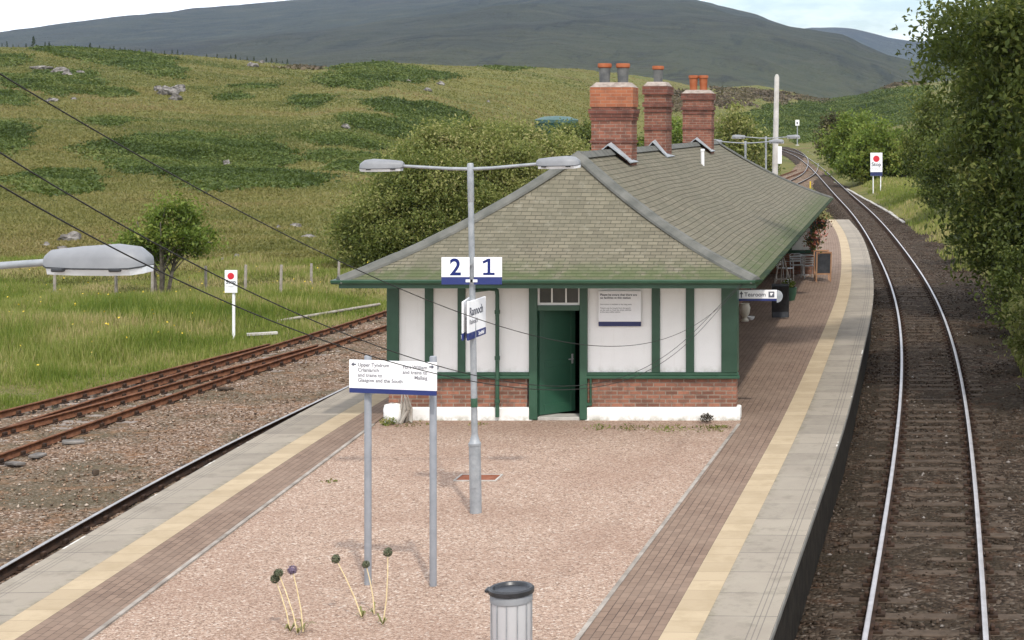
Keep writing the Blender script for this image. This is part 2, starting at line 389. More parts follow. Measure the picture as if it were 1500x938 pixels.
g.color(c).rough(1.0); g.bump(g.math('ADD', nb, g.math('MULTIPLY', nc, .5)), 1.0, 70.0); M['mountain'] = g.m
M['willow'] = foliage('willow_leaves', [(.075, .10, .025), (.165, .195, .05), (.275, .28, .09), (.42, .38, .17)], .42)
M['darkleaf'] = foliage('dark_sallow_leaves', [(.036, .053, .013), (.074, .10, .024), (.128, .155, .039), (.25, .245, .075)], .38)
M['birch'] = foliage('bright_birch_leaves', [(.07, .105, .018), (.125, .185, .03), (.20, .26, .05), (.28, .28, .075)], .42)
M['scrub'] = foliage('brownish_scrub_leaves', [(.05, .045, .022), (.08, .07, .032), (.11, .10, .045), (.15, .13, .06)], .25)
M['conifer'] = foliage('conifer_needles', [(.016, .028, .014), (.026, .042, .020), (.038, .056, .026)], .1)
M['fern'] = foliage('bracken_fronds', [(.036, .058, .012), (.064, .094, .021), (.098, .130, .030), (.14, .155, .042)], .25)
M['grass'] = foliage('meadow_grass_blades', [(.10, .150, .022), (.175, .215, .042), (.27, .275, .085), (.42, .34, .17)], .35)
M['moortuft'] = foliage('moor_grass_tufts', [(.090, .108, .029), (.138, .138, .041), (.186, .168, .055), (.228, .175, .078)], .25)
M['heather0'] = foliage('dead_brown_leaves', [(.02, .016, .012), (.05, .04, .028), (.09, .07, .05)], .1)
M['flowers'] = foliage('basket_flowers', [(.035, .06, .012), (.07, .10, .02), (.45, .12, .08), (.55, .28, .26)], .2)

# ------------------------------------------------------------------ smooth plan curves
def curve(pts, step=1.0):
    P = np.array([(p[0], p[1]) for p in pts], float)
    d = np.r_[0, np.cumsum(np.hypot(*np.diff(P, axis=0).T))]
    n = max(int(d[-1]/step), 2)
    s = np.linspace(0, d[-1], n+1)
    # cubic (Catmull-Rom / Hermite) interpolation
    m = np.gradient(P, d, axis=0)
    k = np.clip(np.searchsorted(d, s, 'right')-1, 0, len(d)-2)
    h = (d[k+1]-d[k])[:, None]; t = ((s-d[k])/(d[k+1]-d[k]))[:, None]
    q = (2*t**3-3*t**2+1)*P[k]+(t**3-2*t**2+t)*h*m[k]+(-2*t**3+3*t**2)*P[k+1]+(t**3-t**2)*h*m[k+1]
    return q
def smoothc(q, it=30):
    q = q.copy()
    for _ in range(it): q[1:-1] = .25*q[:-2]+.5*q[1:-1]+.25*q[2:]
    return q
def normals(q):
    t = np.gradient(q, axis=0); t /= np.linalg.norm(t, axis=1)[:, None]
    return np.stack([t[:, 1], -t[:, 0]], -1)          # to the right of travel
def off(q, d): return q+normals(q)*np.asarray(d).reshape(-1, 1) if np.ndim(d) else q+normals(q)*d
def arclen(q): return np.r_[0, np.cumsum(np.hypot(*np.diff(q, axis=0).T))]
# track centre lines, measured on the ground
RZ = -.915
def rail_mid(pairs):
    out = []
    for (a, b, y) in pairs:
        p = gnd(a, y, RZ); r = gnd(b, y, RZ); out.append(((p.x+r.x)/2, (p.y+r.y)/2))
    return out
mp = rail_mid([(1277, 1443, 890), (1300, 1438, 750), (1318, 1430, 640), (1325, 1416, 560), (1322, 1395, 480), (1308, 1366, 420), (1288, 1337, 380)])
far = []
for (a, b) in [((1273, 352), (1317, 352)), ((1248, 313), (1281, 313)), ((1220, 286), (1252, 286)), ((1197, 260), (1224, 260)), ((1177, 240), (1200, 240)), ((1156, 225), (1173, 225)), ((1120, 214), (1138, 214))]:
    p = gnd(*a, RZ); r = gnd(*b, RZ); far.append(((p.x+r.x)/2, (p.y+r.y)/2))
d0 = np.array(mp[0])-np.array(mp[1])
mp = [tuple(np.array(mp[0])+d0/np.linalg.norm(d0)*25)]+mp+far
MAIN = smoothc(curve(mp, .72), 400)
LT = [gnd(-330, 1020, RZ), gnd(0, 832, RZ), gnd(187, 724, RZ), gnd(300, 664, RZ), gnd(447, 596, RZ)]
lt = [(p.x+.77, p.y) for p in LT]
lt = [(lt[0][0]+.75, lt[0][1]-14)]+lt+[(-13.0, 60), (-13.0, 90), (-12.6, 130), (-11.4, 170), (-10.9, 200), (-12.2, 240), (-15.5, 290), (-20, 330)]
LOOP = smoothc(curve(lt, .76), 40)
sb = [gnd(-450, 800, RZ), gnd(0, 643, RZ), gnd(300, 545, RZ), gnd(560, 470, RZ)]
SIDB = smoothc(curve([(p.x, p.y) for p in sb]+[(-16.6, 75), (-16.3, 110), (-15.5, 150), (-13.6, 190), (-12.6, 220)], .76), 200)
sa = [gnd(-450, 722, RZ), gnd(0, 618, RZ), gnd(150, 577, RZ), gnd(300, 536.5, RZ), gnd(430, 504, RZ)]
SIDA = smoothc(curve([(p.x, p.y) for p in sa], .76), 60)

def left_edge(Y):
    a = np.interp(Y, SIDB[:, 1], SIDB[:, 0])-1.45
    return np.where(Y < SIDA[-1, 1]-1, np.minimum(a, np.interp(Y, SIDA[:, 1], SIDA[:, 0])-1.3), a)
mid = smoothc(curve([(-15.2, 8), (-15.2, 40), (-14.8, 80), (-14.2, 130), (-13, 200), (-15, 280)], .4), 30)
# ------------------------------------------------------------------ terrain
CREST_X = [-1400, -500, 0, 60, 130, 200, 300, 400, 470, 505, 560, 620, 700, 860, 960, 1060, 1110, 1150, 1200, 1260, 1310, 1380, 1600, 2400]
CREST_Y = [70, 56, 66, 68, 74, 78, 86, 94, 101, 97, 91, 94, 97, 104, 114, 130, 128, 136, 148, 140, 124, 118, 110, 90]
def T(X, Y):
    X = np.asarray(X, float); Y = np.asarray(Y, float)
    px = PX+F*X/np.maximum(Y, 30)
    yc = np.interp(px, CREST_X, CREST_Y)
    Yc = np.interp(px, [0, 450, 520, 760, 1100], [480, 500, 470, 560, 900])
    Y1 = np.interp(px, [0, 500, 900, 1080, 1400, 2200], [92, 105, 260, 440, 440, 300])
    base = -1.10+rise(Y)
    zc = ZC+(PY-yc)/F*Yc
    t = np.clip((Y-Y1)/(Yc-Y1), 0, 1)
    S = .45*t**1.35+.55*sstep(0, 1, t)
    z = base+(zc-base)*S
    over = np.clip(Y-Yc, 0, None)
    z = z-np.minimum(.05*over, 25)
    amp = sstep(70, 190, Y)*np.where(px > 1060, sstep(430, 560, Y), 1)*np.clip(np.where(px > 900, sstep(-8, -40, X)+sstep(430, 560, Y), 1), 0, 1)
    env = .35+.65*np.abs(1-2*np.clip(t, 0, 1))*0+.3*np.sin(PI*np.clip(t, 0, 1))
    z = z+amp*env*(4.4*fbm(X/62, Y/62, 3, 3)+1.6*fbm(X/17, Y/17, 11, 3))
    verge = sstep(-20.0, -24.0, X-np.clip(Y-35, 0, 60)*.06)
    z = z+verge*sstep(430, 300, Y)*(.16+.35*fbm(X/5, Y/5, 21, 3))*np.where(px < 1050, 1, 0)
    dm = X-np.interp(Y, MAIN[:, 1], MAIN[:, 0]); dl = X-np.interp(Y, mid[:, 1], mid[:, 0])
    z = z-.22*np.maximum(sstep(-3.2, -2.4, dm)*sstep(4.2, 3.2, dm), sstep(-.3, .5, X-left_edge(Y))*sstep(5.6, 4.8, dl))*sstep(420, 380, Y)
    right = sstep(3.2, 8, X+np.clip(Y-70, 0, 400)*.10)*sstep(400, 200, Y)
    z = z+right*(.8+.4*fbm(X/3.5, Y/3.5, 31, 2))
    return z
_YS = np.concatenate([np.linspace(40, 130, 120), np.exp(np.linspace(math.log(130), math.log(1100), 300))])
_HC = np.arange(-120, 1401, 2.0)
_HX = (_HC[:, None]-PX)/F*_YS
_HT = np.minimum.accumulate(PY+(ZC-T(_HX, np.broadcast_to(_YS, _HX.shape)))/_YS*F, axis=1)   # lowest pixel row reached so far
def hit(px, py):                        # where the view line behind a photo pixel meets the terrain
    px = np.atleast_1d(np.asarray(px, float)); py = np.atleast_1d(np.asarray(py, float))
    c = np.clip(np.rint((px-_HC[0])/2).astype(int), 0, len(_HC)-1)
    order = np.argsort(c, kind='stable'); i = np.empty(len(px), int)
    cs = c[order]; st = np.flatnonzero(np.r_[True, cs[1:] != cs[:-1]]); en = np.r_[st[1:], len(cs)]
    for a, b in zip(st, en):
        ids = order[a:b]; i[ids] = np.searchsorted(-_HT[cs[a]], -py[ids])
    ok = i < len(_YS); j = np.clip(i, 1, len(_YS)-1)
    r1 = _HT[c, j]; r0 = _HT[c, j-1]; f = np.clip((r0-py)/np.maximum(r0-r1, 1e-6), 0, 1)
    Y = _YS[j-1]+(_YS[j]-_YS[j-1])*f; Y = np.where(ok, Y, np.nan)
    X = (px-PX)/F*Y
    return X, Y, T(X, np.nan_to_num(Y, nan=50.0)), ok

def fan(name, mat, y0, y1, ap, v0, v1, nu, ny, fn, uexp=1.0):
    w = np.exp(np.linspace(math.log(y0+ap), math.log(y1+ap), ny)); v = np.linspace(v0, v1, nu)
    Wg, Vg = np.meshgrid(w, v, indexing='ij')
    X = Vg*Wg; Y = Wg-ap
    Z = fn(X, Y)
    V = np.stack([X, Y, Z], -1).reshape(-1, 3)
    i, j = np.meshgrid(np.arange(ny-1), np.arange(nu-1), indexing='ij')
    a = (i*nu+j).ravel()
    return fast(name, V, np.stack([a, a+1, a+nu+1, a+nu], -1), mat, smooth=True)
tag(fan('ground', M['moor'], -25, 1500, 45, -.75, .36, 560, 640, T), kind='structure')

MX = [-900, -200, 0, 40, 90, 180, 300, 500, 800, 1000, 1110, 1180, 1233, 1262, 1350, 1500, 2200]
MY = [92, 62, 51, 46, 40, 30, 16, 0, -14, -4, 22, 47, 62, 78, 104, 116, 100]
def mount(X, Y):
    px = PX+F*X/Y
    yc = np.interp(px, MX, MY)
    Yc = 5200+500*np.sin(px/260.0)
    zc = ZC+(PY-yc)/F*Yc
    t = np.clip((Y-900)/(Yc-900), 0, 1)
    z = -22+(zc+22)*(.65*t**1.5+.35*sstep(0, 1, t))-np.clip(Y-Yc, 0, None)*.22
    a = np.sin(PI*np.clip(t*.9, 0, 1))
    return z+a*(70*fbm(X/900, Y/1100, 41, 4)+26*np.abs(fbm(X/260, Y/420, 45, 3)))+(1-a)*8*fbm(X/200, Y/200, 47, 3)
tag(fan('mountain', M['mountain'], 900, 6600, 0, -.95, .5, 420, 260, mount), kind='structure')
def mount2(X, Y):
    px = PX+F*X/Y
    yc = np.interp(px, [-900, 800, 1100, 1190, 1250, 1300, 1340, 1420, 1600, 2400], [60, 60, 44, 38, 46, 60, 66, 58, 46, 50])
    zc = ZC+(PY-yc)/F*8800
    t = np.clip((Y-6700)/(2100), 0, 1)
    return -40+(zc+40)*t**1.2-np.clip(Y-8800, 0, None)*.3+50*fbm(X/900, Y/900, 51, 4)*t
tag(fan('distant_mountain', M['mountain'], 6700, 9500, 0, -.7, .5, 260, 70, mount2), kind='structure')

def strip(name, q, cols, mat, kind='structure', close=False):
    """cols: list of (offset, z above rise) across; UV u = length, v = distance across"""
    L = arclen(q); n = len(q); V = []; U = []
    v = 0.0
    for k, (o, z) in enumerate(cols):
        p = off(q, o)
        if k: v += math.hypot(np.mean(o)-np.mean(cols[k-1][0]), z-cols[k-1][1])
        zz = z+rise(p[:, 1])
        V.append(np.c_[p, zz]); U.append(np.c_[L, np.full(n, v)])
    V = np.concatenate(V); U = np.concatenate(U)
    i, j = np.meshgrid(np.arange(len(cols)-1), np.arange(n-1), indexing='ij'); a = (i*n+j).ravel()
    o = fast(name, V, np.stack([a, a+1, a+n+1, a+n], -1), mat, uv=U)
    return tag(o, kind=kind) if kind else o

def rail_mesh(q, o, side_mat, top_mat, parent, lateral=0):
    prof = [(-.07, -.15), (-.07, -.138), (-.012, -.125), (-.012, -.035), (-.036, -.028), (-.036, -.004), (-.026, 0), (.026, 0), (.036, -.004), (.036, -.028), (.012, -.035), (.012, -.125), (.07, -.138), (.07, -.15)]
    n = len(q); V = []
    for (dx, dz) in prof:
        p = off(q, o+dx); V.append(np.c_[p, RZ+dz+rise(p[:, 1])])
    V = np.concatenate(V); fs = []; mi = []
    for k in range(len(prof)-1):
        a = k*n+np.arange(n-1); fs.append(np.stack([a, a+n, a+n+1, a+1], -1)); mi.append(np.full(n-1, 1 if k in (5, 6, 7) else 0))
    return fast('rail', V, np.concatenate(fs), [side_mat, top_mat], parent=parent, mi=np.concatenate(mi))
def sleeper_mb(mb, c, nrm, wob=0.0, half=1.28, chair=True):
    ang = math.atan2(nrm[1], nrm[0])+random.uniform(-.02, .02)
    z0 = RZ-.15+float(rise(c[1]))
    Mx = Matrix.Translation((c[0], c[1], z0)) @ Matrix.Rotation(ang, 4, 'Z')
    hl = half+random.uniform(-.05, .05); hz = random.uniform(-.04, -.018)
    mb.mat(0).box(-hl, hl, -.12, .12, hz-.12, hz, Mx, ch=.012)
    if chair:
        mb.mat(1)
        for sx in (-.75, .75):
            mb.box(sx-.19, sx+.19, -.085, .085, hz, .012, Mx, ch=.006)
            for q in (-.095, .105):
                mb.prism2 = None
                mb.box(sx+q-.03, sx+q+.03, -.06, .06, .012, .085, Mx, ch=.012)
def track(label, q, smat, topm, slmat, ymin, ymax, group=None):
    r = thing('railway_track', label, 'railway track', (0, 0, 0), 0, group)
    rail_mesh(q, -.752, smat, topm, r); rail_mesh(q, .752, smat, topm, r)
    nr = normals(q); rest = MB(); cnt = 0
    idx = [i for i in range(len(q)) if ymin < q[i][1] < ymax]
    for i in idx:
        if cnt < 95:
            mb = MB(); sleeper_mb(mb, q[i], nr[i]); mb.build('sleeper', [slmat, M['rustdark']], r); cnt += 1
        else:
            sleeper_mb(rest, q[i], nr[i], chair=q[i][1] < 150)
    if rest.v: tag(rest.build('sleeper_row', [slmat, M['rustdark']], r), kind='stuff')
    return r
track('main line track with bright worn rails curving away past the right platform edge', MAIN, M['rustdark'], M['railtop'], M['sleeper'], 14, 400)
track('loop line track close against the left platform edge, dull dark rails', LOOP, M['rustdark'], M['railtopdull'], M['sleeper'], 16, 330)
track('rusty siding of brown rails nearest the loop line, pale sleepers', SIDB, M['rust'], M['rust'], M['sleepergrey'], 24, 210)
track('rusty siding farthest left, joining the other siding beside the grass', SIDA, M['rust'], M['rust'], M['sleepergrey'], 26, 58)

def bed(name, q, w, mat, lo=None, hi=None, top=-1.085, seed=5):
    n = len(q); wl, wr = w
    cols = np.linspace(0, 1, max(int((np.max(wl)+wr)/.22), 6)); V = []
    for f in cols:
        o = -wl+f*(wr+wl)
        p = off(q, o)
        e = sstep(0, .9, np.minimum(o+wl, wr-o)+.5*fbm(p[:, 0]/1.1, p[:, 1]/1.1, seed, 3))
        z = top+.045*fbm(p[:, 0]/.5, p[:, 1]/.5, seed+3, 3)+rise(p[:, 1])-(1-e)*.5
        V.append(np.c_[p, z])
    V = np.concatenate(V); i, j = np.meshgrid(np.arange(len(cols)-1), np.arange(n-1), indexing='ij'); a = (i*n+j).ravel()
    return tag(fast(name, V, np.stack([a, a+1, a+n+1, a+n], -1), mat, smooth=True), kind='structure')
bed('trackbed', MAIN, (2.6, 4.2), M['ballastdark'], top=-1.103, seed=5)
bed('siding_ballast', mid, (np.clip(mid[:, 0]-left_edge(mid[:, 1]), 1.5, 9), 4.6), M['ballastpink'], seed=9)

# ------------------------------------------------------------------ platform
RE = smoothc(curve([(-2.0, 2), (-1.68, 9), (gnd(1145, 890).x, gnd(1145, 890).y), (gnd(1190, 760).x, gnd(1190, 760).y), (gnd(1235, 630).x, gnd(1235, 630).y), (gnd(1263, 520).x, gnd(1263, 520).y), (gnd(1280, 430).x, gnd(1280, 430).y), (gnd(1275, 380).x, gnd(1275, 380).y), (-1.9, 84), (-2.75, 95)], .5), 30)
LE = smoothc(curve([(-10.0, 2), (-10.2, 9), (gnd(0, 857).x, gnd(0, 857).y), (gnd(180, 752).x, gnd(180, 752).y), (gnd(367, 644).x, gnd(367, 644).y), (gnd(433, 608).x, gnd(433, 608).y), (-11.5, 50), (-11.5, 75), (-11.3, 95)], .5), 30)
CW, YW = .78, .40
def plat(edge, sg, inner):
    strip('platform_coping', edge, [(0, 0), (-sg*CW, 0)], M['coping'])
    strip('warning_strip', edge, [(-sg*CW, 0), (-sg*(CW+YW), 0)], M['buff'])
    strip('platform_wall', edge, [(-sg*.07, -1.4), (-sg*.07, -.10)], M['shadedsootwall'])
    strip('coping_edge', edge, [(-sg*.08, -.10), (0, -.10), (0, 0)], M['concrete'])
    q = off(edge, -sg*(CW+YW)); L = arclen(edge); n = len(q)
    inn = np.array([(inner(y), y) for y in edge[:, 1]])
    K = 8; V = []; U = []
    for k in range(K+1):
        p = q+(inn-q)*k/K; V.append(np.c_[p, np.zeros(n)])
        w = np.hypot(*(p-q).T); U.append(np.c_[L, w])
    V = np.concatenate(V); i, j = np.meshgrid(np.arange(K), np.arange(n-1), indexing='ij'); a = (i*n+j).ravel()
    tag(fast('block_paving', V, np.stack([a, a+1, a+n+1, a+n], -1), M['paver'], uv=np.concatenate(U)), kind='structure')
gl = lambda y: float(np.interp(y, [2, 18.5, 30.6, 31, 95], [-7.4, -8.67, -9.59, -9.59, -9.0]))
grr = lambda y: float(np.interp(y, [2, 18.5, 29.66, 30.6, 31.0, 60.5, 61.5, 95], [-4.02, -3.34, -2.88, -2.85, -6.0, -6.0, -6.0, -6.0]))
plat(RE, 1, grr); plat(LE, -1, gl)
yy = np.linspace(2, 30.9, 80)
V = np.concatenate([np.c_[[gl(y) for y in yy], yy, np.full(80, -.012)], np.c_[[grr(min(y, 30.5)) for y in yy], yy, np.full(80, -.012)]])
a = np.arange(79); tag(fast('gravel_bed', V, np.stack([a, a+80, a+81, a+1], -1), M['gravel']), kind='structure')
for fn, nm in ((gl, -1), (grr, 1)):
    mb = MB(); ys = [2+i*.9 for i in range(32)]
    for y in ys:
        if y+.88 > 30.3: break
        x0, x1 = fn(y), fn(y+.88)
        mb.add([(x0-.028, y, -.05), (x0+.028, y, -.05), (x1+.028, y+.88, -.05), (x1-.028, y+.88, -.05), (x0-.028, y, .012), (x0+.028, y, .012), (x1+.028, y+.88, .012), (x1-.028, y+.88, .012)],
               [(4, 5, 6, 7), (0, 1, 5, 4), (1, 2, 6, 5), (2, 3, 7, 6), (3, 0, 4, 7)])
    tag(mb.build('gravel_kerb', M['kerb']), kind='structure')
mb = MB(); mb.box(-9.3, -5.9, 61, 95.0, -.3, -.006); mb.box(-11.2, -2.85, 94.97, 95.05, -1.4, -.01)
tag(mb.build('platform_end', M['paver']), kind='structure')
# loose stones: one scattered mass per surface
def stones(name, n, sampler, mat, smin, smax, zfn):
    X, Y = sampler(n); s = RNG.uniform(smin, smax, n); Z = zfn(X, Y)
    base = np.array([(1, 0, 0), (-1, 0, 0), (0, 1, 0), (0, -1, 0), (0, 0, 1), (0, 0, -1)], float)
    Fb = np.array([(0, 2, 4), (2, 1, 4), (1, 3, 4), (3, 0, 4), (2, 0, 5), (1, 2, 5), (3, 1, 5), (0, 3, 5)])
    J = base[None]*(1+RNG.uniform(-.45, .45, (n, 6, 3)))+RNG.uniform(-.25, .25, (n, 6, 3))
    J *= (s[:, None, None]*np.array([1, 1, .75]))
    an = RNG.uniform(0, 2*PI, n); c, si = np.cos(an)[:, None], np.sin(an)[:, None]
    V = np.stack([J[..., 0]*c-J[..., 1]*si+X[:, None], J[..., 0]*si+J[..., 1]*c+Y[:, None], J[..., 2]+Z[:, None]], -1)
    Fc = (Fb[None]+np.arange(n)[:, None, None]*6).reshape(-1, 3)
    return tag(fast(name, V.reshape(-1, 3), Fc, mat, tint=np.repeat(RNG.uniform(0, 1, n), 6)), kind='stuff')
def stonemat(name, stops):
    g = G(name); a = g.n('ShaderNodeAttribute', _attribute_name='tint').outputs['Fac']
    c = g.ramp(a, stops); g.color(g.mix(g.mr(g.noise(g.pos(), .8, 5), .45, .62, 0, .6), c, stops[1][1])).rough(.92); return g.m
M['stonedark'] = stonemat('dark_ballast_stone', [(0, (.020, .015, .011)), (.4, (.045, .032, .023)), (.8, (.078, .057, .042)), (.95, (.115, .09, .072)), (1, (.24, .22, .20))])
M['stonepink'] = stonemat('pink_ballast_stone', [(0, (.05, .035, .025)), (.35, (.19, .122, .08)), (.75, (.30, .21, .145)), (1, (.46, .39, .32))])
def s_main(n):
    i = RNG.integers(0, int(len(MAIN)*.42), n); o = RNG.uniform(-2.3, 3.6, n); p = MAIN[i]+normals(MAIN)[i]*o[:, None]+RNG.uniform(-.4, .4, (n, 2)); return p[:, 0], p[:, 1]
stones('ballast_stones', 36000, s_main, M['stonedark'], .018, .045, lambda X, Y: -1.10+rise(Y))
def s_mid(n):
    i = RNG.integers(0, int(len(mid)*.5), n); o = RNG.uniform(0, 1, n); o = -np.clip(mid[i, 0]-left_edge(mid[i, 1])-.3, 1.5, 9)*(1-o)+4.0*o; p = mid[i]+normals(mid)[i]*o[:, None]+RNG.uniform(-.3, .3, (n, 2)); return p[:, 0], p[:, 1]
stones('siding_stones', 46000, s_mid, M['stonepink'], .014, .036, lambda X, Y: -1.075+rise(Y))
# ------------------------------------------------------------------ station building
XL, XR, Y0 = -9.44, -2.95, 30.40
EX0, EX1, EY0, EY1 = -9.90, -2.48, 29.05, 61.9
ZE, ZRD, RX, RY0, RY1 = 2.71, 4.89, -6.19, 31.93, 55.9
B = thing('station_building', 'white and green timber station building with brick base and mossy slate roof', 'station building', (RX, Y0, 0))
def bl(mb, name, mats, parent=None, smooth=False):      # build with world coordinates under a part of the building
    o = mb.build(name, mats, parent or B, smooth)
    o.data.transform(Matrix.Translation((-RX, -Y0, 0)))
    return o
def zz(t): return ZE+(ZRD-ZE)*(t-.33*t*(1-t))
def roof_face(A, Bp, C, D, axis, n_s, out):
    NR = 34; vs, uvs, fs = [], [], []
    def pt(s, t, lift=0.0):
        e = Vector(A).lerp(Vector(Bp), s); r = Vector(C).lerp(Vector(D), s); p = e.lerp(r, t)
        w = .018*math.sin(p.y*.8+p.x*.5)*math.sin(PI*t)+.045*float(fbm(np.array(p.x/2.6), np.array(p.y/2.6), 61, 2))*math.sin(PI*min(t*1.1, 1))
        return Vector((p.x, p.y, zz(t)+w*(1 if axis == 'y' else .5)+lift)), p
    vlen = [0.0]
    for k in range(NR):
        a, _ = pt(.5, k/NR); b_, _ = pt(.5, (k+1)/NR); vlen.append(vlen[-1]+(b_-a).length)
    for k in range(NR):
        b0 = len(vs)
        for i in range(n_s+1):
            s = i/n_s
            for t, l, v in ((k/NR, .0, k), (k/NR, .009, k), ((k+1)/NR, .002, k+1)):
                q, p = pt(s, t, l); vs.append(q); uvs.append(((p.x if axis == 'x' else p.y)+(k % 2)*.0, (k+.02 if l != .002 else k+.98)*.15))
        for i in range(n_s):
            a = b0+i*3; c = a+3
            fs.append((a, c, c+1, a+1)); fs.append((a+1, c+1, c+2, a+2))
    b = len(out.v); out.v += [tuple(v) for v in vs]; out.uv += uvs
    for f in fs: out.f.append(tuple(b+i for i in f)); out.m.append(0)
rf = MB(); rf.uv = []
E00, E10, E11, E01 = (EX0, EY0, 0), (EX1, EY0, 0), (EX1, EY1, 0), (EX0, EY1, 0)
R0, R1 = (RX, RY0, 0), (RX, RY1, 0)
roof_face(E00, E10, R0, R0, 'x', 24, rf); roof_face(E10, E11, R0, R1, 'y', 60, rf)
roof_face(E11, E01, R1, R1, 'x', 24, rf); roof_face(E01, E00, R1, R0, 'y', 40, rf)
roof = bl(rf, 'roof', M['slate'])
def hip_cap(A, R, name='hip_capping'):
    mb = MB(); N = 9
    for k in range(N):
        sec = []
        for t in (k/N, (k+1)/N+.004):
            t = min(t, 1)
            p = Vector(A).lerp(Vector(R), t); z = zz(t)+.035
            d = (Vector(R)-Vector(A)).normalized(); sd = Vector((-d.y, d.x, 0))
            w = .145
            sec.append([Vector((p.x, p.y, z-.09))+sd*w, Vector((p.x, p.y, z-.045))+sd*w*.93, Vector((p.x, p.y, z+.03+.006*(k % 2)))+sd*.04, Vector((p.x, p.y, z+.03+.006*(k % 2)))-sd*.04, Vector((p.x, p.y, z-.045))-sd*w*.93, Vector((p.x, p.y, z-.09))-sd*w])
        mb.add(sec[0]+sec[1], [(i, i+1, i+7, i+6) for i in range(5)]+[(0, 6, 11, 5), tuple(range(5, -1, -1)), tuple(range(6, 12))])
    return bl(mb, name, M['hipcap'], roof)
for A, R in ((E00, R0), (E10, R0), (E11, R1), (E01, R1)): hip_cap(A, R)
mb = MB()
yk = RY0-.05
while yk < RY1:
    y2 = min(yk+.45, RY1+.1)
    mb.add([(RX-.16, yk, ZRD-.07), (RX-.05, yk, ZRD+.05), (RX+.05, yk, ZRD+.05), (RX+.16, yk, ZRD-.07), (RX-.16, y2-.01, ZRD-.07), (RX-.05, y2-.01, ZRD+.045), (RX+.05, y2-.01, ZRD+.045), (RX+.16, y2-.01, ZRD-.07)],
           [(0, 1, 5, 4), (1, 2, 6, 5), (2, 3, 7, 6), (0, 3, 2, 1), (4, 5, 6, 7)])
    yk = y2
bl(mb, 'ridge_capping', M['hipcap'], roof)
mb = MB(); mb.box(EX0+.03, EX1-.03, EY0+.03, EY1-.03, ZE-.14, ZE-.09); bl(mb, 'soffit', M['green'])
def halfpipe(mb, path):
    n = 7; path = [Vector(p) for p in path]
    for i in range(len(path)-1):
        a, b_ = path[i], path[i+1]; d = (b_-a).normalized(); sd = Vector((d.y, -d.x, 0))
        r = []
        for p in (a, b_):
            r.append([p+sd*math.cos(PI+PI*k/(n-1))*.068+Vector((0, 0, math.sin(PI+PI*k/(n-1))*.075)) for k in range(n)]+[p+sd*.056+Vector((0, 0, .004)), p-sd*.056+Vector((0, 0, .004))])
        N = n+2
        mb.add(r[0]+r[1], [(k, (k+1) % N, N+(k+1) % N, N+k) for k in range(N)]+[tuple(range(N-1, -1, -1)), tuple(range(N, 2*N))])
g0 = .045
mb = MB(); halfpipe(mb, [(EX0-.1, EY0-g0, ZE+.0), (EX1+.06, EY0-g0, ZE+.0)]); bl(mb, 'gutter', M['green'])
mb = MB(); halfpipe(mb, [(EX1+g0, EY0-.11, ZE+.0), (EX1+g0, EY1+.1, ZE-.0)]); bl(mb, 'gutter', M['mossgutter'])
mb = MB(); halfpipe(mb, [(EX0-g0, EY1, ZE), (EX0-g0, EY0-.03, ZE)]); bl(mb, 'gutter', M['green'])
mb = MB()
mb.box(EX0+.01, EX1-.01, EY0+.012, EY0+.035, ZE-.15, ZE-.02); mb.box(EX1-.035, EX1-.012, EY0+.04, EY1, ZE-.15, ZE-.02); mb.box(EX0+.012, EX0+.035, EY0+.04, EY1, ZE-.15, ZE-.02)
bl(mb, 'fascia', M['green'])
px2x = lambda p: (p-PX)/F*Y0
py2z = lambda p: ZC-(p-PY)/F*Y0
DL, DR = px2x(788), px2x(850)            # door opening
TH = .26
# white walls (front screen, with door opening)
mb = MB()
for x0, x1 in ((XL+.02, DL-.05), (DR+.05, XR-.02)): mb.box(x0, x1, Y0, Y0+TH, .80, ZE-.145)
bl(mb, 'wall', M['white'])
mb = MB()
for x0, x1 in ((XL+.02, DL-.06), (DR+.06, XR-.02)): mb.box(x0, x1, Y0+.004, Y0+TH, .215, .797)
bl(mb, 'brick_base', M['brick'])
for x0, x1 in ((XL-.03, px2x(781)), (px2x(857), XR+.05)):
    mb = MB(); mb.box(x0, x1, Y0-.07, Y0+TH+.03, -.05, .225, ch=.02); bl(mb, 'plinth', M['plinth'])
for x0, x1 in ((XL-.02, px2x(779)), (px2x(858), XR+.045)):
    mb = MB(); mb.box(x0, x1, Y0-.075, Y0+.02, .755, .815, ch=.012); mb.box(x0+.02, x1-.02, Y0-.05, Y0+.02, .815, .875, ch=.01); bl(mb, 'sill_rail', M['green'])
def post(x0, x1, z0=.87, z1=ZE-.14, pr=.045, y1=.05):
    mb = MB(); mb.box(x0, x1, Y0-pr, Y0+y1, z0, z1, ch=.008); bl(mb, 'timber_post', M['green'])
for a, b_ in ((623, 635), (671, 682), (955, 967), (1005, 1017)): post(px2x(a), px2x(b_))
post(XL, px2x(585), pr=.06); post(px2x(1057), XR+.004, pr=.06, y1=TH+.02)
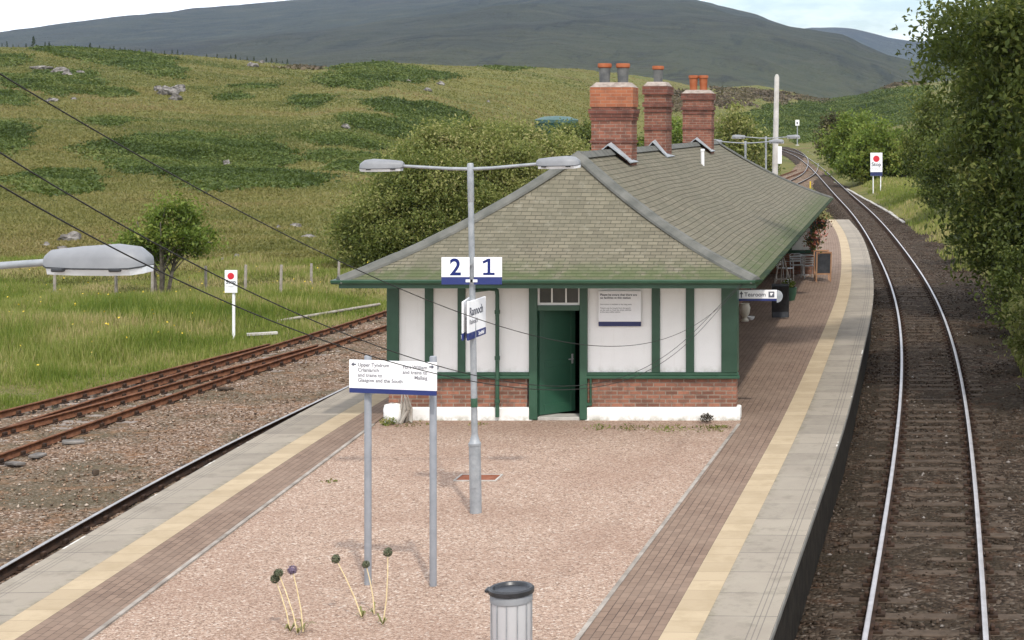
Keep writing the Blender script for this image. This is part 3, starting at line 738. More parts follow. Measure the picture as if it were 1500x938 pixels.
# door frame, door ajar, fanlight
mb = MB(); mb.box(px2x(776), DL, Y0-.08, Y0+.1, 0, ZE-.14, ch=.008); mb.box(DR, px2x(861), Y0-.08, Y0+.1, 0, ZE-.14, ch=.008)
zt = py2z(455)
mb.box(DL, DR, Y0-.06, Y0+.1, zt, zt+.10, ch=.008); bl(mb, 'door_frame', M['green'])
mb = MB(); mb.box(DL, DR, Y0-.05, Y0+.35, -.03, .045, ch=.01); bl(mb, 'door_step', M['concrete'])
mb = MB(); W = DR-DL-.02
Md = Matrix.Translation((DL+.012, Y0+.06, 0)) @ Matrix.Rotation(math.radians(42), 4, 'Z')
mb.box(0, W, 0, .045, .06, zt-.01, Md, ch=.006)
for x0, x1, z0, z1 in ((0.0, .1, .06, zt-.01), (W-.1, W, .06, zt-.01), (.1, W-.1, .06, .25), (.1, W-.1, zt-.14, zt-.01), (.1, W-.1, .93, 1.06)):
    mb.box(x0+.003, x1-.003, -.007, .004, z0+.003, z1-.003, Md, ch=.003)
dr = bl(mb, 'door', M['doorgreen'])
mb = MB(); mb.tube([Md @ Vector(p) for p in ((W-.07, -.005, 1.05), (W-.07, -.05, 1.05), (W-.17, -.05, 1.05))], .011, 8); mb.box(W-.09, W-.05, -.012, .002, .96, 1.14, Md); bl(mb, 'handle', M['steel'], dr)
mb = MB(); fz0, fz1 = zt+.10, ZE-.145
for x0, x1, z0, z1 in ((DL, DL+.035, fz0, fz1), (DR-.035, DR, fz0, fz1), (DL+.035, DR-.035, fz0, fz0+.045), (DL+.035, DR-.035, fz1-.03, fz1)):
    mb.box(x0, x1, Y0-.02, Y0+.03, z0, z1)
for k in (1, 2):
    x = DL+(DR-DL)*k/3; mb.box(x-.013, x+.013, Y0-.015, Y0+.025, fz0+.045, fz1-.03)
fl = bl(mb, 'fanlight', M['white'])
mb = MB(); mb.box(DL+.035, DR-.035, Y0+.004, Y0+.01, fz0+.045, fz1-.03); bl(mb, 'pane', M['glassdark'], fl)
# downpipe with swan neck, small wall pipe
mb = MB(); xd = px2x(730.5)
mb.tube([(xd-.16, Y0-1.3, ZE-.06), (xd-.16, Y0-1.3, ZE-.16), (xd-.16, Y0-1.26, ZE-.2), (xd-.13, Y0-.2, ZE-.27), (xd-.05, Y0-.11, ZE-.285), (xd-.01, Y0-.105, ZE-.31), (xd, Y0-.105, ZE-.4), (xd, Y0-.105, .06)], .038, 10)
for z in (2.0, 1.15, .35): mb.lathe([(.039, z-.04), (.05, z-.035), (.05, z+.035), (.039, z+.04)], 10, xd, Y0-.105)
bl(mb, 'downpipe', M['green'], smooth=True)
mb = MB(); xp = px2x(866)
mb.tube([(xp, Y0-.045, .78), (xp, Y0-.045, .30)], .02, 8); mb.box(xp-.07, xp+.02, Y0-.07, Y0-.01, .26, .31); bl(mb, 'small_pipe', M['green'])
mb = MB(); xp = px2x(774); mb.tube([(xp, Y0-.03, .74), (xp+.005, Y0-.03, .5), (xp-.004, Y0-.03, .24)], .012, 6); bl(mb, 'small_pipe', M['wire'])
# recessed main body
BX0, BX1 = -8.4, -4.75
mb = MB(); mb.box(BX1-.15, BX1, Y0+TH+.01, 60.0, .85, ZE-.145); mb.box(BX0, BX0+.15, Y0+TH+.01, 60.0, .85, ZE-.145); bl(mb, 'side_wall', M['white'])
mb = MB(); mb.box(BX1-.13, BX1+.01, Y0+TH+.01, 60.0, 0, .84); mb.box(BX0-.01, BX0+.13, Y0+TH+.01, 60.0, 0, .84); bl(mb, 'side_brick_base', M['brick'])
mb = MB(); mb.box(BX1-.05, BX1+.05, Y0+TH+.01, 60.0, .842, .93, ch=.01); bl(mb, 'sill_rail', M['green'])
for y in np.arange(33, 60, 1.8):
    mb = MB(); mb.box(BX1-.04, BX1+.04, y-.07, y+.07, .932, ZE-.146, ch=.008); bl(mb, 'timber_post', M['green'])
for y in (38.2, 45.4, 52.6):
    mb = MB()
    for z0, z1, a, b_ in ((1.0, 1.06, y-.55, y+.55), (2.3, 2.36, y-.55, y+.55), (1.06, 2.3, y-.55, y-.49), (1.06, 2.3, y+.49, y+.55), (1.06, 2.3, y-.03, y+.03)): mb.box(BX1-.02, BX1+.03, a, b_, z0, z1)
    w = bl(mb, 'window', M['white']); mb = MB(); mb.box(BX1-.02, BX1+.012, y-.49, y+.49, 1.06, 2.3); bl(mb, 'pane', M['glassdark'], w)
# far screen wall
YF = 60.1
mb = MB(); mb.box(BX1+.02, XR-.02, YF, YF+.25, .80, ZE-.145); bl(mb, 'far_wall', M['white']); mb = MB(); mb.box(XL+.02, BX0-.02, YF, YF+.25, .80, ZE-.145); bl(mb, 'far_wall', M['white'])
mb = MB(); mb.box(BX1+.02, XR-.02, YF+.002, YF+.25, 0, .797); bl(mb, 'far_brick_base', M['brick']); mb = MB(); mb.box(XL+.02, BX0-.02, YF+.002, YF+.25, 0, .797); bl(mb, 'far_brick_base', M['brick'])
mb = MB(); mb.box(BX1+.03, XR+.02, YF-.07, YF+.02, .76, .88, ch=.01); bl(mb, 'sill_rail', M['green'])
for x in (-4.5, -3.95, XR-.12):
    mb = MB(); mb.box(x-.09, x+.12, YF-.05, YF+.03, .885, ZE-.146, ch=.008); bl(mb, 'timber_post', M['green'])
# interior seen through the open door
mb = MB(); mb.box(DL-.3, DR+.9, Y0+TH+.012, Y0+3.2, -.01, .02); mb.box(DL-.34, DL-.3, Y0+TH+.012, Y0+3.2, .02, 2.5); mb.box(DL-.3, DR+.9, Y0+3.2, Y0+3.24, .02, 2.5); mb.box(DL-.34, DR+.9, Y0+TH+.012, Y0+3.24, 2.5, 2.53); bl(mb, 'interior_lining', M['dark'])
mb = MB(); mb.box(DR+.06, DR+.1, Y0+TH+.012, Y0+3.1, .025, 2.49); bl(mb, 'interior_board', M['redwall'])
# chimneys
def chimney(pxc, wpx, ytop, depth, bands, pots, newtop=None, dy=None):
    Yc = 6.19*F/(PX-pxc); s = F/Yc; w = wpx/s; zt = ZC+(PY-ytop)/s; d = depth/2
    yc = Yc+d
    mb = MB()
    mb.mat(0).box(RX-w*.47, RX+w*.47, yc-d*.94, yc+d*.94, 4.1, zt-(newtop or 0))
    for (z, h, e) in bands:
        mb.mat(1).box(RX-w/2-e+.02, RX+w/2+e-.02, yc-d-e+.02, yc+d+e-.02, zt-z-h, zt-z)
    if newtop:
        mb.mat(2).box(RX-w*.5, RX+w*.5, yc-d, yc+d, zt-newtop, zt)
    c = bl(mb, 'chimney', [M['brickstack'], M['brickband'], M['bricknew']])
    mb = MB(); n = 12; tp = []
    mb.add([(RX-w*.5, yc-d, zt+.002), (RX+w*.5, yc-d, zt+.002), (RX+w*.5, yc+d, zt+.002), (RX-w*.5, yc+d, zt+.002), (RX-w*.38, yc-d*.6, zt+.11), (RX+w*.38, yc-d*.6, zt+.11), (RX+w*.38, yc+d*.6, zt+.11), (RX-w*.38, yc+d*.6, zt+.11)],
           [(4, 5, 6, 7), (0, 1, 5, 4), (1, 2, 6, 5), (2, 3, 7, 6), (3, 0, 4, 7)]); bl(mb, 'mortar_cap', M['mortar'], c)
    for (dx, hgt, mt, rim) in pots:
        mb = MB(); z = zt+.07; r = .115
        mb.mat(0).lathe([(r*1.05, z), (r*1.0, z+hgt*.2), (r*1.12, z+hgt*.78)], 16, RX+dx, yc, cap=False)
        mb.mat(1).lathe([(r*1.12, z+hgt*.78), (r*1.34, z+hgt*.82), (r*1.36, z+hgt*.95), (r*1.25, z+hgt), (r*.9, z+hgt), (r*.85, z+hgt*.5)], 16, RX+dx, yc, cap=False)
        bl(mb, 'chimney_pot', [mt, rim], c, smooth=True)
    # lead cricket in front
    mb = MB(); zr = ZRD
    a = .40*max(w/.9, .75)
    mb.add([(RX-a, yc-d-.35, zr-.16), (RX, yc-d-.42, zr+.16), (RX+a, yc-d-.35, zr-.16), (RX-a, yc-d+.05, zr-.16), (RX, yc-d+.05, zr+.20), (RX+a, yc-d+.05, zr-.16), (RX+a+.07, yc-d-.32, zr-.24), (RX+a+.07, yc+d, zr-.24), (RX-a-.07, yc-d-.32, zr-.24), (RX-a-.07, yc+d, zr-.24)],
           [(0, 1, 4, 3), (1, 2, 5, 4), (2, 6, 7, 5), (0, 3, 9, 8)])
    me = bl(mb, 'lead_flashing', M['lead'], c)
    sol = me.modifiers.new('s', 'SOLIDIFY'); sol.thickness = .03
chimney(895.5, 63, 128, .75, [(.47, .10, .05), (.57, .08, .03), (.66, .06, .02), (1.15, .06, .02)], [(-.21, .46, M['darkpot'], M['terracotta']), (.19, .46, M['darkpot'], M['terracotta'])], newtop=.43)
chimney(959.5, 34, 126, 1.1, [(.0, .22, .045), (.42, .12, .045), (.6, .07, .02), (1.05, .08, .02)], [(0, .46, M['darkpot'], M['terracotta'])])
chimney(1021, 45, 137, .75, [(.0, .20, .04), (.42, .10, .04), (.58, .07, .02), (1.05, .07, .02)], [(-.155, .50, M['terracotta'], M['terracotta']), (.155, .50, M['terracotta'], M['terracotta'])])
mb = MB(); mb.lathe([(.05, 4.2), (.05, 4.72), (.06, 4.73), (.06, 4.78), (.04, 4.79)], 10, RX+.75, 46.0); bl(mb, 'vent_pipe', M['signwhite'], roof)
# ------------------------------------------------------------------ signs on the building
def board(name, w, h, mats, parent, strip_h=.0, z0=0.0, th=.02, M4=None, x0=0.0):
    mb = MB(); mb.mat(0).box(x0, x0+w, -th, 0, z0+strip_h, z0+h, M4, ch=.003)
    o = mb.build(name, mats, parent)
    if strip_h:
        mb = MB(); mb.box(x0, x0+w, -th-.001, -.001, z0, z0+strip_h-.0005, M4, ch=.003); mb.build('blue_band', M['signblue'], parent)
    return o
p0 = at(877, 478, Y0-.045); w = 62/F*Y0; h = 45/F*Y0
t = thing('notice_board', 'white notice with dark heading and navy bottom band on the wall right of the door', 'notice', p0)
board('panel', w, h, M['signwhite'], t, 0, .085, .02); mb = MB(); mb.box(0.0, w, -.024, -.001, 0, .083, ch=.003); mb.build('navy_band', M['navy'], t)
lettering('Please be aware that there are\nno facilities at this station', .055, M['ink'], t, .03, h-.005, -.022, bold=.0012)
lettering('Information is available at the help point', .036, M['inkgrey'], t, .03, h-.175, -.022)
lettering('Tickets may be bought from the guard\non the train or from the ticket machine\nat the next staffed station', .036, M['inkgrey'], t, .03, h-.245, -.022)
# tearoom sign
p0 = at(1080, 441, 31.0); w = 58/F*31; h = 16/F*31
t = thing('tearoom_sign', 'white Tearoom sign with arrow and blue band at the corner of the building', 'sign', p0)
mb = MB(); mb.mat(0).box(0, w, -.03, .03, .045, h, ch=.004); mb.build('panel', M['signwhite'], t)
mb = MB(); mb.box(0, w, -.031, .031, 0, .0445, ch=.004); mb.build('blue_band', M['signblue'], t)
mb = MB(); mb.prism([(w+.0, -.03)]+[(w+.11*math.cos(a), .085+.115*math.sin(a)) for a in np.linspace(-PI/2, PI/2, 11)]+[(w, .2)], -.028, .028); mb.build('end_cap', M['lead'], t)
lettering('Tearoom', .108, M['ink'], t, .135, .088, -.032, bold=.0012)
mb = MB(); mb.prism([(.07, .065), (.09, .065), (.09, .13), (.115, .13), (.08, .185), (.045, .13), (.07, .13)], -.034, -.0305); mb.build('arrow', M['ink'], t)
mb = MB(); mb.box(w-.155, w-.045, -.034, -.0305, .07, .18); q = mb.build('cup_symbol', M['ink'], t)
mb = MB(); mb.prism([(w-.125, .135), (w-.118, .105), (w-.09, .105), (w-.083, .135), (w-.068, .135), (w-.068, .155), (w-.125, .155)], -.037, -.0345); mb.build('cup', M['signwhite'], q)
mb = MB(); mb.tube([(-.02, 0, h*.5), (.02, 0, h*.5)], .02, 6); mb.tube([(.25, 0, h), (.25, 0, h+.16), (.25, -.0, ZE-.14-p0.z)], .012, 6); mb.build('bracket', M['black'], t)
# ------------------------------------------------------------------ lamp posts
def lamp_head(parent, x0, sg, z, L=.61):
    # casing profile stations along x: (dist, half width, z bottom, z top)
    st = [(0, .06, -.035, .03), (.03, .085, -.045, .055), (.2, .115, -.05, .075), (.42, .135, -.05, .09), (.54, .125, -.048, .075), (.60, .08, -.04, .03), (.61, .05, -.035, .0)]
    mb = MB(); n = 12; rings = []
    for d, hw, zb, ztp in st:
        r = []
        for k in range(n):
            a = PI*k/(n-1); r.append((x0+sg*d, -hw*math.cos(a), z+zb+.012+(ztp-zb)*max(0, math.sin(a))**.6))
        rings.append(r)
    fs = [(i*n+k, i*n+k+1, i*n+n+k+1, i*n+n+k) for i in range(len(st)-1) for k in range(n-1)]
    fs += [tuple(range(n)), tuple(range((len(st)-1)*n, len(st)*n))]
    fs += [(i*n, i*n+n-1, i*n+2*n-1, i*n+n) for i in range(len(st)-1)]
    mb.add(sum(rings, []), fs); hd = mb.build('lamp_head', M['lamphead'], parent, True, 50)
    mb = MB(); rings = []
    for d, hw, zb, ztp in st[1:]:
        rings.append([(x0+sg*d, -hw*.97, z+zb+.008), (x0+sg*d, hw*.97, z+zb+.008), (x0+sg*d, hw*.8, z+zb-.030), (x0+sg*d, -hw*.8, z+zb-.030)])
    fs = [(i*4+k, i*4+(k+1) % 4, i*4+4+(k+1) % 4, i*4+4+k) for i in range(len(rings)-1) for k in range(4)]+[(0, 1, 2, 3), tuple(range(len(rings)*4-4, len(rings)*4))]
    mb.add(sum(rings, []), fs); mb.build('lens', M['lens'], hd)
    mb = MB(); rings = []
    for d, hw, zb, ztp in st:
        rings.append([(x0+sg*d, -hw*1.015, z+zb+.016), (x0+sg*d, hw*1.015, z+zb+.016), (x0+sg*d, hw*1.015, z+zb+.007), (x0+sg*d, -hw*1.015, z+zb+.007)])
    mb.add(sum(rings, []), [(i*4+k, i*4+(k+1) % 4, i*4+4+(k+1) % 4, i*4+4+k) for i in range(len(rings)-1) for k in range(4)]); mb.build('gasket', M['black'], hd)
    for d in (.12, .46):
        mb = MB(); mb.box(x0+sg*d-.035, x0+sg*d+.035, -.138, -.10, z-.056, z-.034, ch=.005); mb.build('clip', M['black'], hd)
    return hd
def lamp_post(label, loc, H, group='platform lamp posts', lean=0.0, band=True):
    r = thing('lamp_post', label, 'lamp post', loc, 0, group)
    r.rotation_euler = (0, lean, 0)
    mb = MB(); mb.lathe([(.082, -.02), (.082, .93), (.088, .935), (.088, .97), (.075, .985), (.048, 1.08), (.045, 1.1)], 18)
    mb.box(-.03, .03, -.088, -.08, .35, .62); mb.build('base_column', M['galv'], r, True)
    mb = MB(); mb.lathe([(.045, 1.1), (.044, 3.0), (.041, H-.55)], 14); mb.lathe([(.041, H-.55), (.046, H-.54), (.046, H-.02), (.036, H)], 14); mb.build('pole', M['galv'], r, True)
    if band:
        mb = MB(); mb.lathe([(.0465, 1.48), (.0475, 1.485), (.0475, 1.6), (.0465, 1.605)], 14); mb.build('green_band', M['green'], r, True)
    mb = MB()
    for sg in (-1, 1): mb.tube([(0, 0, H-.085), (sg*.3, 0, H-.075), (sg*.98, 0, H-.025)], [.026, .024, .022], 10)
    mb.build('arm', M['galv'], r, True)
    for sg in (-1, 1): lamp_head(r, sg*.94, sg, H-.02)
    return r
pb = gnd(697, 750)
lamp_post('grey double lamp post standing on the gravel, carrying the platform number signs', pb, 4.92, lean=-math.atan(8/510.0))
pn = at(-160, 385, 9.8); lamp_post('nearest double lamp post, only its right lamp head reaching in at the left edge', (pn.x, 9.8, 0), 4.66, band=False)
pa = at(1122, 200, 74.6); lamp_post('small far lamp post beyond the roof, beside the telegraph pole', (pa.x, 74.6, 0), 4.95, band=False)
pa = at(1092, 207, 66.0); lamp_post('small far lamp post whose arms just clear the end of the roof ridge', (pa.x, 66.0, 0), 4.82, band=False)
# platform number signs
def numsign(num, x0, label):
    s_ = pb.y-.08
    p = at(x0, 417, s_); t = thing('platform_sign', label, 'platform sign', p)
    w = 41/F*s_; h = 40/F*s_
    board('panel', w, h, M['signwhite'], t, .105, 0, .015)
    if num == '1':
        c_ = w/2+.01
        mb = MB(); mb.prism([(c_-.075, .135), (c_+.085, .135), (c_+.085, .167), (c_+.025, .167), (c_+.025, .365), (c_-.010, .365), (c_-.085, .325), (c_-.072, .295), (c_-.014, .322), (c_-.014, .167), (c_-.075, .167)], -.018, -.0155); mb.build('lettering', M['inkblue'], t)
    else: lettering(num, .33, M['inkblue'], t, w/2, .135, -.0165, align='CENTER', bold=.006)
    mb = MB(); xx = w-.0 if x0 < 690 else -.0
    mb.box(xx-.05, xx+.05, -.022, -.017, .035, .072) if True else None
    mb.build('clamp_plate', M['signwhite'], t)
    mb = MB(); mb.box(0 if x0 > 690 else w*.5, w*.5 if x0 > 690 else w+.03, .001, .03, h*.7, h*.75); mb.build('bracket', M['galv'], t)
numsign('2', 647, 'platform sign showing the numeral two, on the left of the lamp post')
numsign('1', 694.5, 'platform sign showing the numeral one, on the right of the lamp post')
# station name boards, splayed either side of the pole
def nameboard(xa, ya, xb, yb, face, label):
    a = Vector((xa, ya)); b_ = Vector((xb, yb)); L = (b_-a).length; ang = math.atan2(b_.y-a.y, b_.x-a.x)
    z0 = ZC-(500-PY)/F*22.75; h = 57/F*22.75
    t = thing('name_board', label, 'station sign', (xa, ya, z0), ang)
    Mf = Matrix.Identity(4) if face > 0 else Matrix.Translation((L, 0, 0)) @ Matrix.Rotation(PI, 4, 'Z')
    mb = MB(); mb.mat(0).box(0, L, -.012, .012, .10, h, ch=.004); mb.build('panel', M['signwhite'], t)
    mb = MB(); mb.box(0, L, -.014, .014, 0, .0995, ch=.004); bnd = mb.build('blue_band', M['signblue'], t)
    lettering('Rannoch', .165, M['ink'], t, .04, h*.62, -.0145, M=Mf, bold=.003)
    lettering('Raineach', .10, M['inkgrey'], t, .04, h*.40, -.0145, M=Mf)
    lettering('ScotRail', .075, M['signwhite'], t, .42, .025, -.0165, M=Mf, bold=.001)
    mb = MB(); mb.box(L*.30, L*.36, .013, .07, h*.5, h*.56) if face > 0 else mb.box(L*.30, L*.36, -.07, -.013, h*.5, h*.56); mb.build('bracket', M['galv'], t)
nameboard((685-PX)/F*22.80, 22.80, (710.5-PX)/F*23.55, 23.55, 1, 'white station name board facing the right track, clamped to the lamp post')
nameboard((677.5-PX)/F*22.80, 22.80, (688-PX)/F*23.45, 23.45, -1, 'white station name board facing the left track, seen nearly edge-on behind its twin')
# direction sign on two posts
pl, pr_ = gnd(539, 855), gnd(634.5, 857)
t = thing('direction_sign', 'white direction sign for trains with blue bottom band on two grey posts', 'sign', pl, math.atan2(pr_.y-pl.y, pr_.x-pl.x))
D = (pr_-pl).length; s_ = F/pl.y
zb = ZC-(575-PY)/s_; zt_ = ZC-(526-PY)/s_
for x in (0, D):
    mb = MB(); mb.lathe([(.042, -.05), (.042, zt_+.03), (.036, zt_+.04)], 14, x, 0); mb.build('post', M['greypaint'], t, True)
x0 = -(538-513)/s_; w = 139/s_
M4 = Matrix.Translation((0, -.046, 0)) @ Matrix.Rotation(math.radians(-7), 4, 'Z')
M4 = Matrix.Translation((x0+w/2, -.135, 0)) @ Matrix.Rotation(math.radians(-8), 4, 'Z') @ Matrix.Translation((-w/2, 0, 0))
mb = MB(); mb.box(0, w, -.018, 0, zb+.063, zt_, M4, ch=.003); mb.build('panel', M['signwhite'], t)
mb = MB(); mb.box(.004, w-.004, -.020, -.001, zb+.008, zb+.062, M4, ch=.002); mb.build('blue_band', M['signblue'], t)
lettering('Upper Tyndrum\nCrianlarich\nand trains to\nGlasgow and the South', .062, M['inkgrey'], t, .115, zt_-.075, -.0195, M=M4, spacing=.98, bold=.0008)
lettering('Fort William\nand trains to\nMallaig', .062, M['inkgrey'], t, w-.115, zt_-.085, -.0195, align='RIGHT', M=M4, spacing=.98, bold=.0008)
for xx, sg in ((.03, 1), (w-.03, -1)):
    mb = MB(); z = zt_-.052
    o = [(0, 0), (.03, .024), (.03, .008), (.062, .008), (.062, -.008), (.03, -.008), (.03, -.024)]
    mb.prism([(xx+sg*q[0], z+q[1]) for q in (o if sg > 0 else o[::-1])], -.0225, -.0185)
    a = mb.build('arrow', M['ink'], t); a.data.transform(M4)
mb = MB()
for x in (0, D): mb.box(x-.05, x+.05, -.055, .05, zt_-.12, zt_-.08)
mb.build('clamp', M['galv'], t)
# ------------------------------------------------------------------ stop boards and line-side posts
def stop_board(label, px0, px1, y0, y1, foot, legs, texty=True):
    base = gnd((px0+px1)/2, foot, -1.05); s_ = F/base.y
    base.z = float(T(base.x, base.y))-.02 if base.x < -20 else base.z
    t = thing('stop_board', label, 'railway sign', base)
    w = (px1-px0)/s_; z1 = ZC-(y0-PY)/s_-base.z; z0 = ZC-(y1-PY)/s_-base.z
    mb = MB(); mb.box(-w/2, w/2, -.02, .02, z0, z1, ch=.004); mb.build('panel', M['signwhite'], t)
    zc = z1-(z1-z0)*.26; r = w*.27
    mb = MB(); mb.prism([(r*math.cos(a), zc+r*math.sin(a)) for a in np.linspace(0, 2*PI, 28)[:-1]], -.026, -.0205); mb.build('red_disc', M['red'], t)
    lettering('Stop', w*.44, M['ink'], t, 0, zc-r-w*.34, -.0225, align='CENTER', bold=.012*w)
    lettering('Obtain token and permission\nto proceed', w*.075, M['inkgrey'], t, 0, zc-r-w*.56, -.0225, align='CENTER')
    if len(legs) == 2:
        mb = MB(); mb.box(-w/2+.002, w/2-.002, -.024, -.0205, z0+.01, z0+(z1-z0)*.17); mb.build('dark_band', M['navy'], t)
    for lx in legs:
        x = (lx-(px0+px1)/2)/s_
        mb = MB(); mb.lathe([(.045, -.3), (.045, z0+.3)], 10, x, .07); mb.build('post', M['signwhite'], t, True)
    mb = MB(); mb.box(-w*.45, w*.45, .021, .06, z0+.3, z0+.36); mb.build('bracket', M['galv'], t)
stop_board('white Stop board with red disc on two legs, right of the main line', 1275, 1292.5, 224, 258, 287, (1279, 1290))
stop_board('white Stop board with red disc on one thin post beside the sidings', 329.5, 347.5, 396, 429, 496, (341,))
# telegraph pole with notice
p = at(1134, 255, 90); t = thing('telegraph_pole', 'tall bleached wooden telegraph pole at the far end of the platform', 'pole', (p.x, 90, 0))
zt_ = ZC+(PY-109)/F*90
mb = MB(); mb.tube([(0, 0, -.1), (.07, 0, zt_*.5), (.15, 0, zt_-.15), (.155, 0, zt_)], [.17, .155, .13, .06], 12); mb.build('shaft', M['poleWood'], t, True)
mb = MB(); mb.box(.12, .42, -.06, -.03, 3.35, 4.3, ch=.005); mb.build('white_plate', M['signwhite'], t)
# distant signal
base = gnd(1168, 214, -1.0); s_ = F/base.y
t = thing('signal_post', 'distant white square signal on a thin post beside the curving line', 'signal', base)
H = (214-176)/s_
mb = MB(); mb.lathe([(.12, -.3), (.12, H*.6), (.10, H*.95)], 8); mb.build('mast', M['galv'], t, True)
mb = MB(); mb.box(-.42, .42, -.2, -.05, H*.78, H, ch=.03); hd = mb.build('signal_head', M['signwhite'], t)
mb = MB(); mb.box(-.17, .17, -.22, -.2, H*.84, H*.93); mb.build('aspect', M['inkgrey'], hd)
mb = MB(); mb.box(-.35, .35, -.3, .3, -.3, .25, ch=.05); mb.build('footing', M['concrete'], t)
base = gnd(1187, 276, -1.08)
t = thing('yellow_marker', 'small yellow marker post between the tracks past the platform', 'marker', base)
mb = MB(); mb.box(-.07, .07, -.05, .05, 0, .7, ch=.01); mb.build('marker', M['yellow'], t)
base = gnd(1213, 236, -1.0)
t = thing('equipment_box', 'small pale blue lineside board in the grass right of the far track', 'lineside box', base)
mb = MB(); mb.box(-.35, .35, -.2, .2, .5, 1.6, ch=.03); mb.build('box', M['lead'], t); mb = MB(); mb.box(-.05, .05, -.05, .05, -.2, .5); mb.build('leg', M['galv'], t)
# cable trough along the right cess: a row of concrete lids
tr = [gnd(1215, 262, -1.05), gnd(1262, 288, -1.05), gnd(1305, 312, -1.05), gnd(1352, 347, -1.05), gnd(1395, 390, -1.05)]
q = smoothc(curve([(p.x, p.y) for p in tr], 1.0), 20)
mb = MB(); nr = normals(q)
for i in range(len(q)-1):
    c = (q[i]+q[i+1])/2; an = math.atan2(*(q[i+1]-q[i])[::-1])
    mb.box(-.47, .47, -.12, .12, -.1, .04+random.uniform(0, .03), Matrix.Translation((c[0], c[1], float(T(c[0], c[1]))+.02)) @ Matrix.Rotation(an, 4, 'Z'), ch=.01)
tag(mb.build('cable_trough', M['concrete']), 'pale concrete cable trough running beside the main line', 'cable trough')
# ------------------------------------------------------------------ overhead wires
def wire(label, pts, y_start):
    """straight in plan from the left near the bridge to the eave corner; height follows the measured sag"""
    end = at(1089, 414, 29.2); st = at(pts[0][0], pts[0][1], y_start)
    px = np.array([p[0] for p in pts]); py = np.array([p[1] for p in pts])
    out = []
    for k in range(90):
        u = k/89
        X = st.x+(end.x-st.x)*u; Y = st.y+(end.y-st.y)*u
        x = PX+F*X/Y
        y = np.interp(x, px, py); out.append((X, Y, ZC-(y-PY)/F*Y))
    z = np.array([o[2] for o in out]); u = np.linspace(0, 1, 90)
    co = np.polyfit(u, z, 5); zf = np.polyval(co, u); zf += (z[0]-zf[0])*(1-u)+(z[-1]-zf[-1])*u
    mb = MB(); mb.tube([(o[0], o[1], zz_) for o, zz_ in zip(out, zf)], .0037, 5)
    tag(mb.build('overhead_wire', M['wire']), label, 'wire', 'overhead wires')
wire('uppermost overhead wire, crossing the door and rising to the roof corner', [(-60, 72), (0, 110), (250, 256), (420, 347), (540, 402), (640, 447), (700, 468), (780, 491), (830, 503), (880, 508), (930, 506), (980, 495), (1030, 470), (1065, 440), (1089, 414)], 7.0)
wire('middle overhead wire, passing over the near lamp head', [(-60, 186), (0, 225), (110, 296), (225, 370), (340, 424), (440, 466), (520, 500), (650, 543), (697, 555), (770, 566), (847, 569), (900, 563), (936, 550), (962, 533), (1020, 485), (1060, 446), (1089, 415)], 6.5)
wire('lowest overhead wire, running just under the near lamp head towards the sign', [(-60, 236), (0, 270), (120, 344), (210, 398), (330, 448), (440, 490), (540, 524), (650, 555), (700, 564), (770, 571), (847, 573), (905, 567), (945, 551), (970, 535), (1025, 487), (1062, 448), (1089, 416)], 6.3)
# ------------------------------------------------------------------ litter bin, seed heads, cover, pot
base = gnd(749, 975)
t = thing('litter_bin', 'grey cylindrical litter bin with a black lid at the bottom of the picture', 'bin', base)
s_ = F/base.y; r = 30/s_; H = ZC-(866-PY)/s_
mb = MB(); mb.lathe([(r*.93, 0), (r*.95, .02), (r*.97, H-.1), (r*.9, H-.1)], 28); mb.build('bin_body', M['bin'], t, True)
mb = MB(); mb.lathe([(r*.98, H-.10), (r*1.02, H-.095), (r*1.02, H-.03), (r*.98, H-.02)], 28); mb.build('collar', M['lamphead'], t, True)
mb = MB(); mb.lathe([(r*1.02, H-.02), (r*1.1, H-.01), (r*1.1, H+.03), (r*1.02, H+.045), (r*.9, H+.04), (r*.82, H+.015), (r*.3, H+.005), (.001, H+.005)], 28); mb.box(-r*1.25, -r*.95, -.06, .06, H-.005, H+.03, ch=.008); mb.build('lid', M['black'], t, True)
mb = MB()
for a in np.linspace(0, 2*PI, 13)[:-1]: mb.tube([(r*math.cos(a), r*math.sin(a), .02), (r*math.cos(a), r*math.sin(a), H-.1)], .006, 5)
mb.build('cage', M['galv'], t)
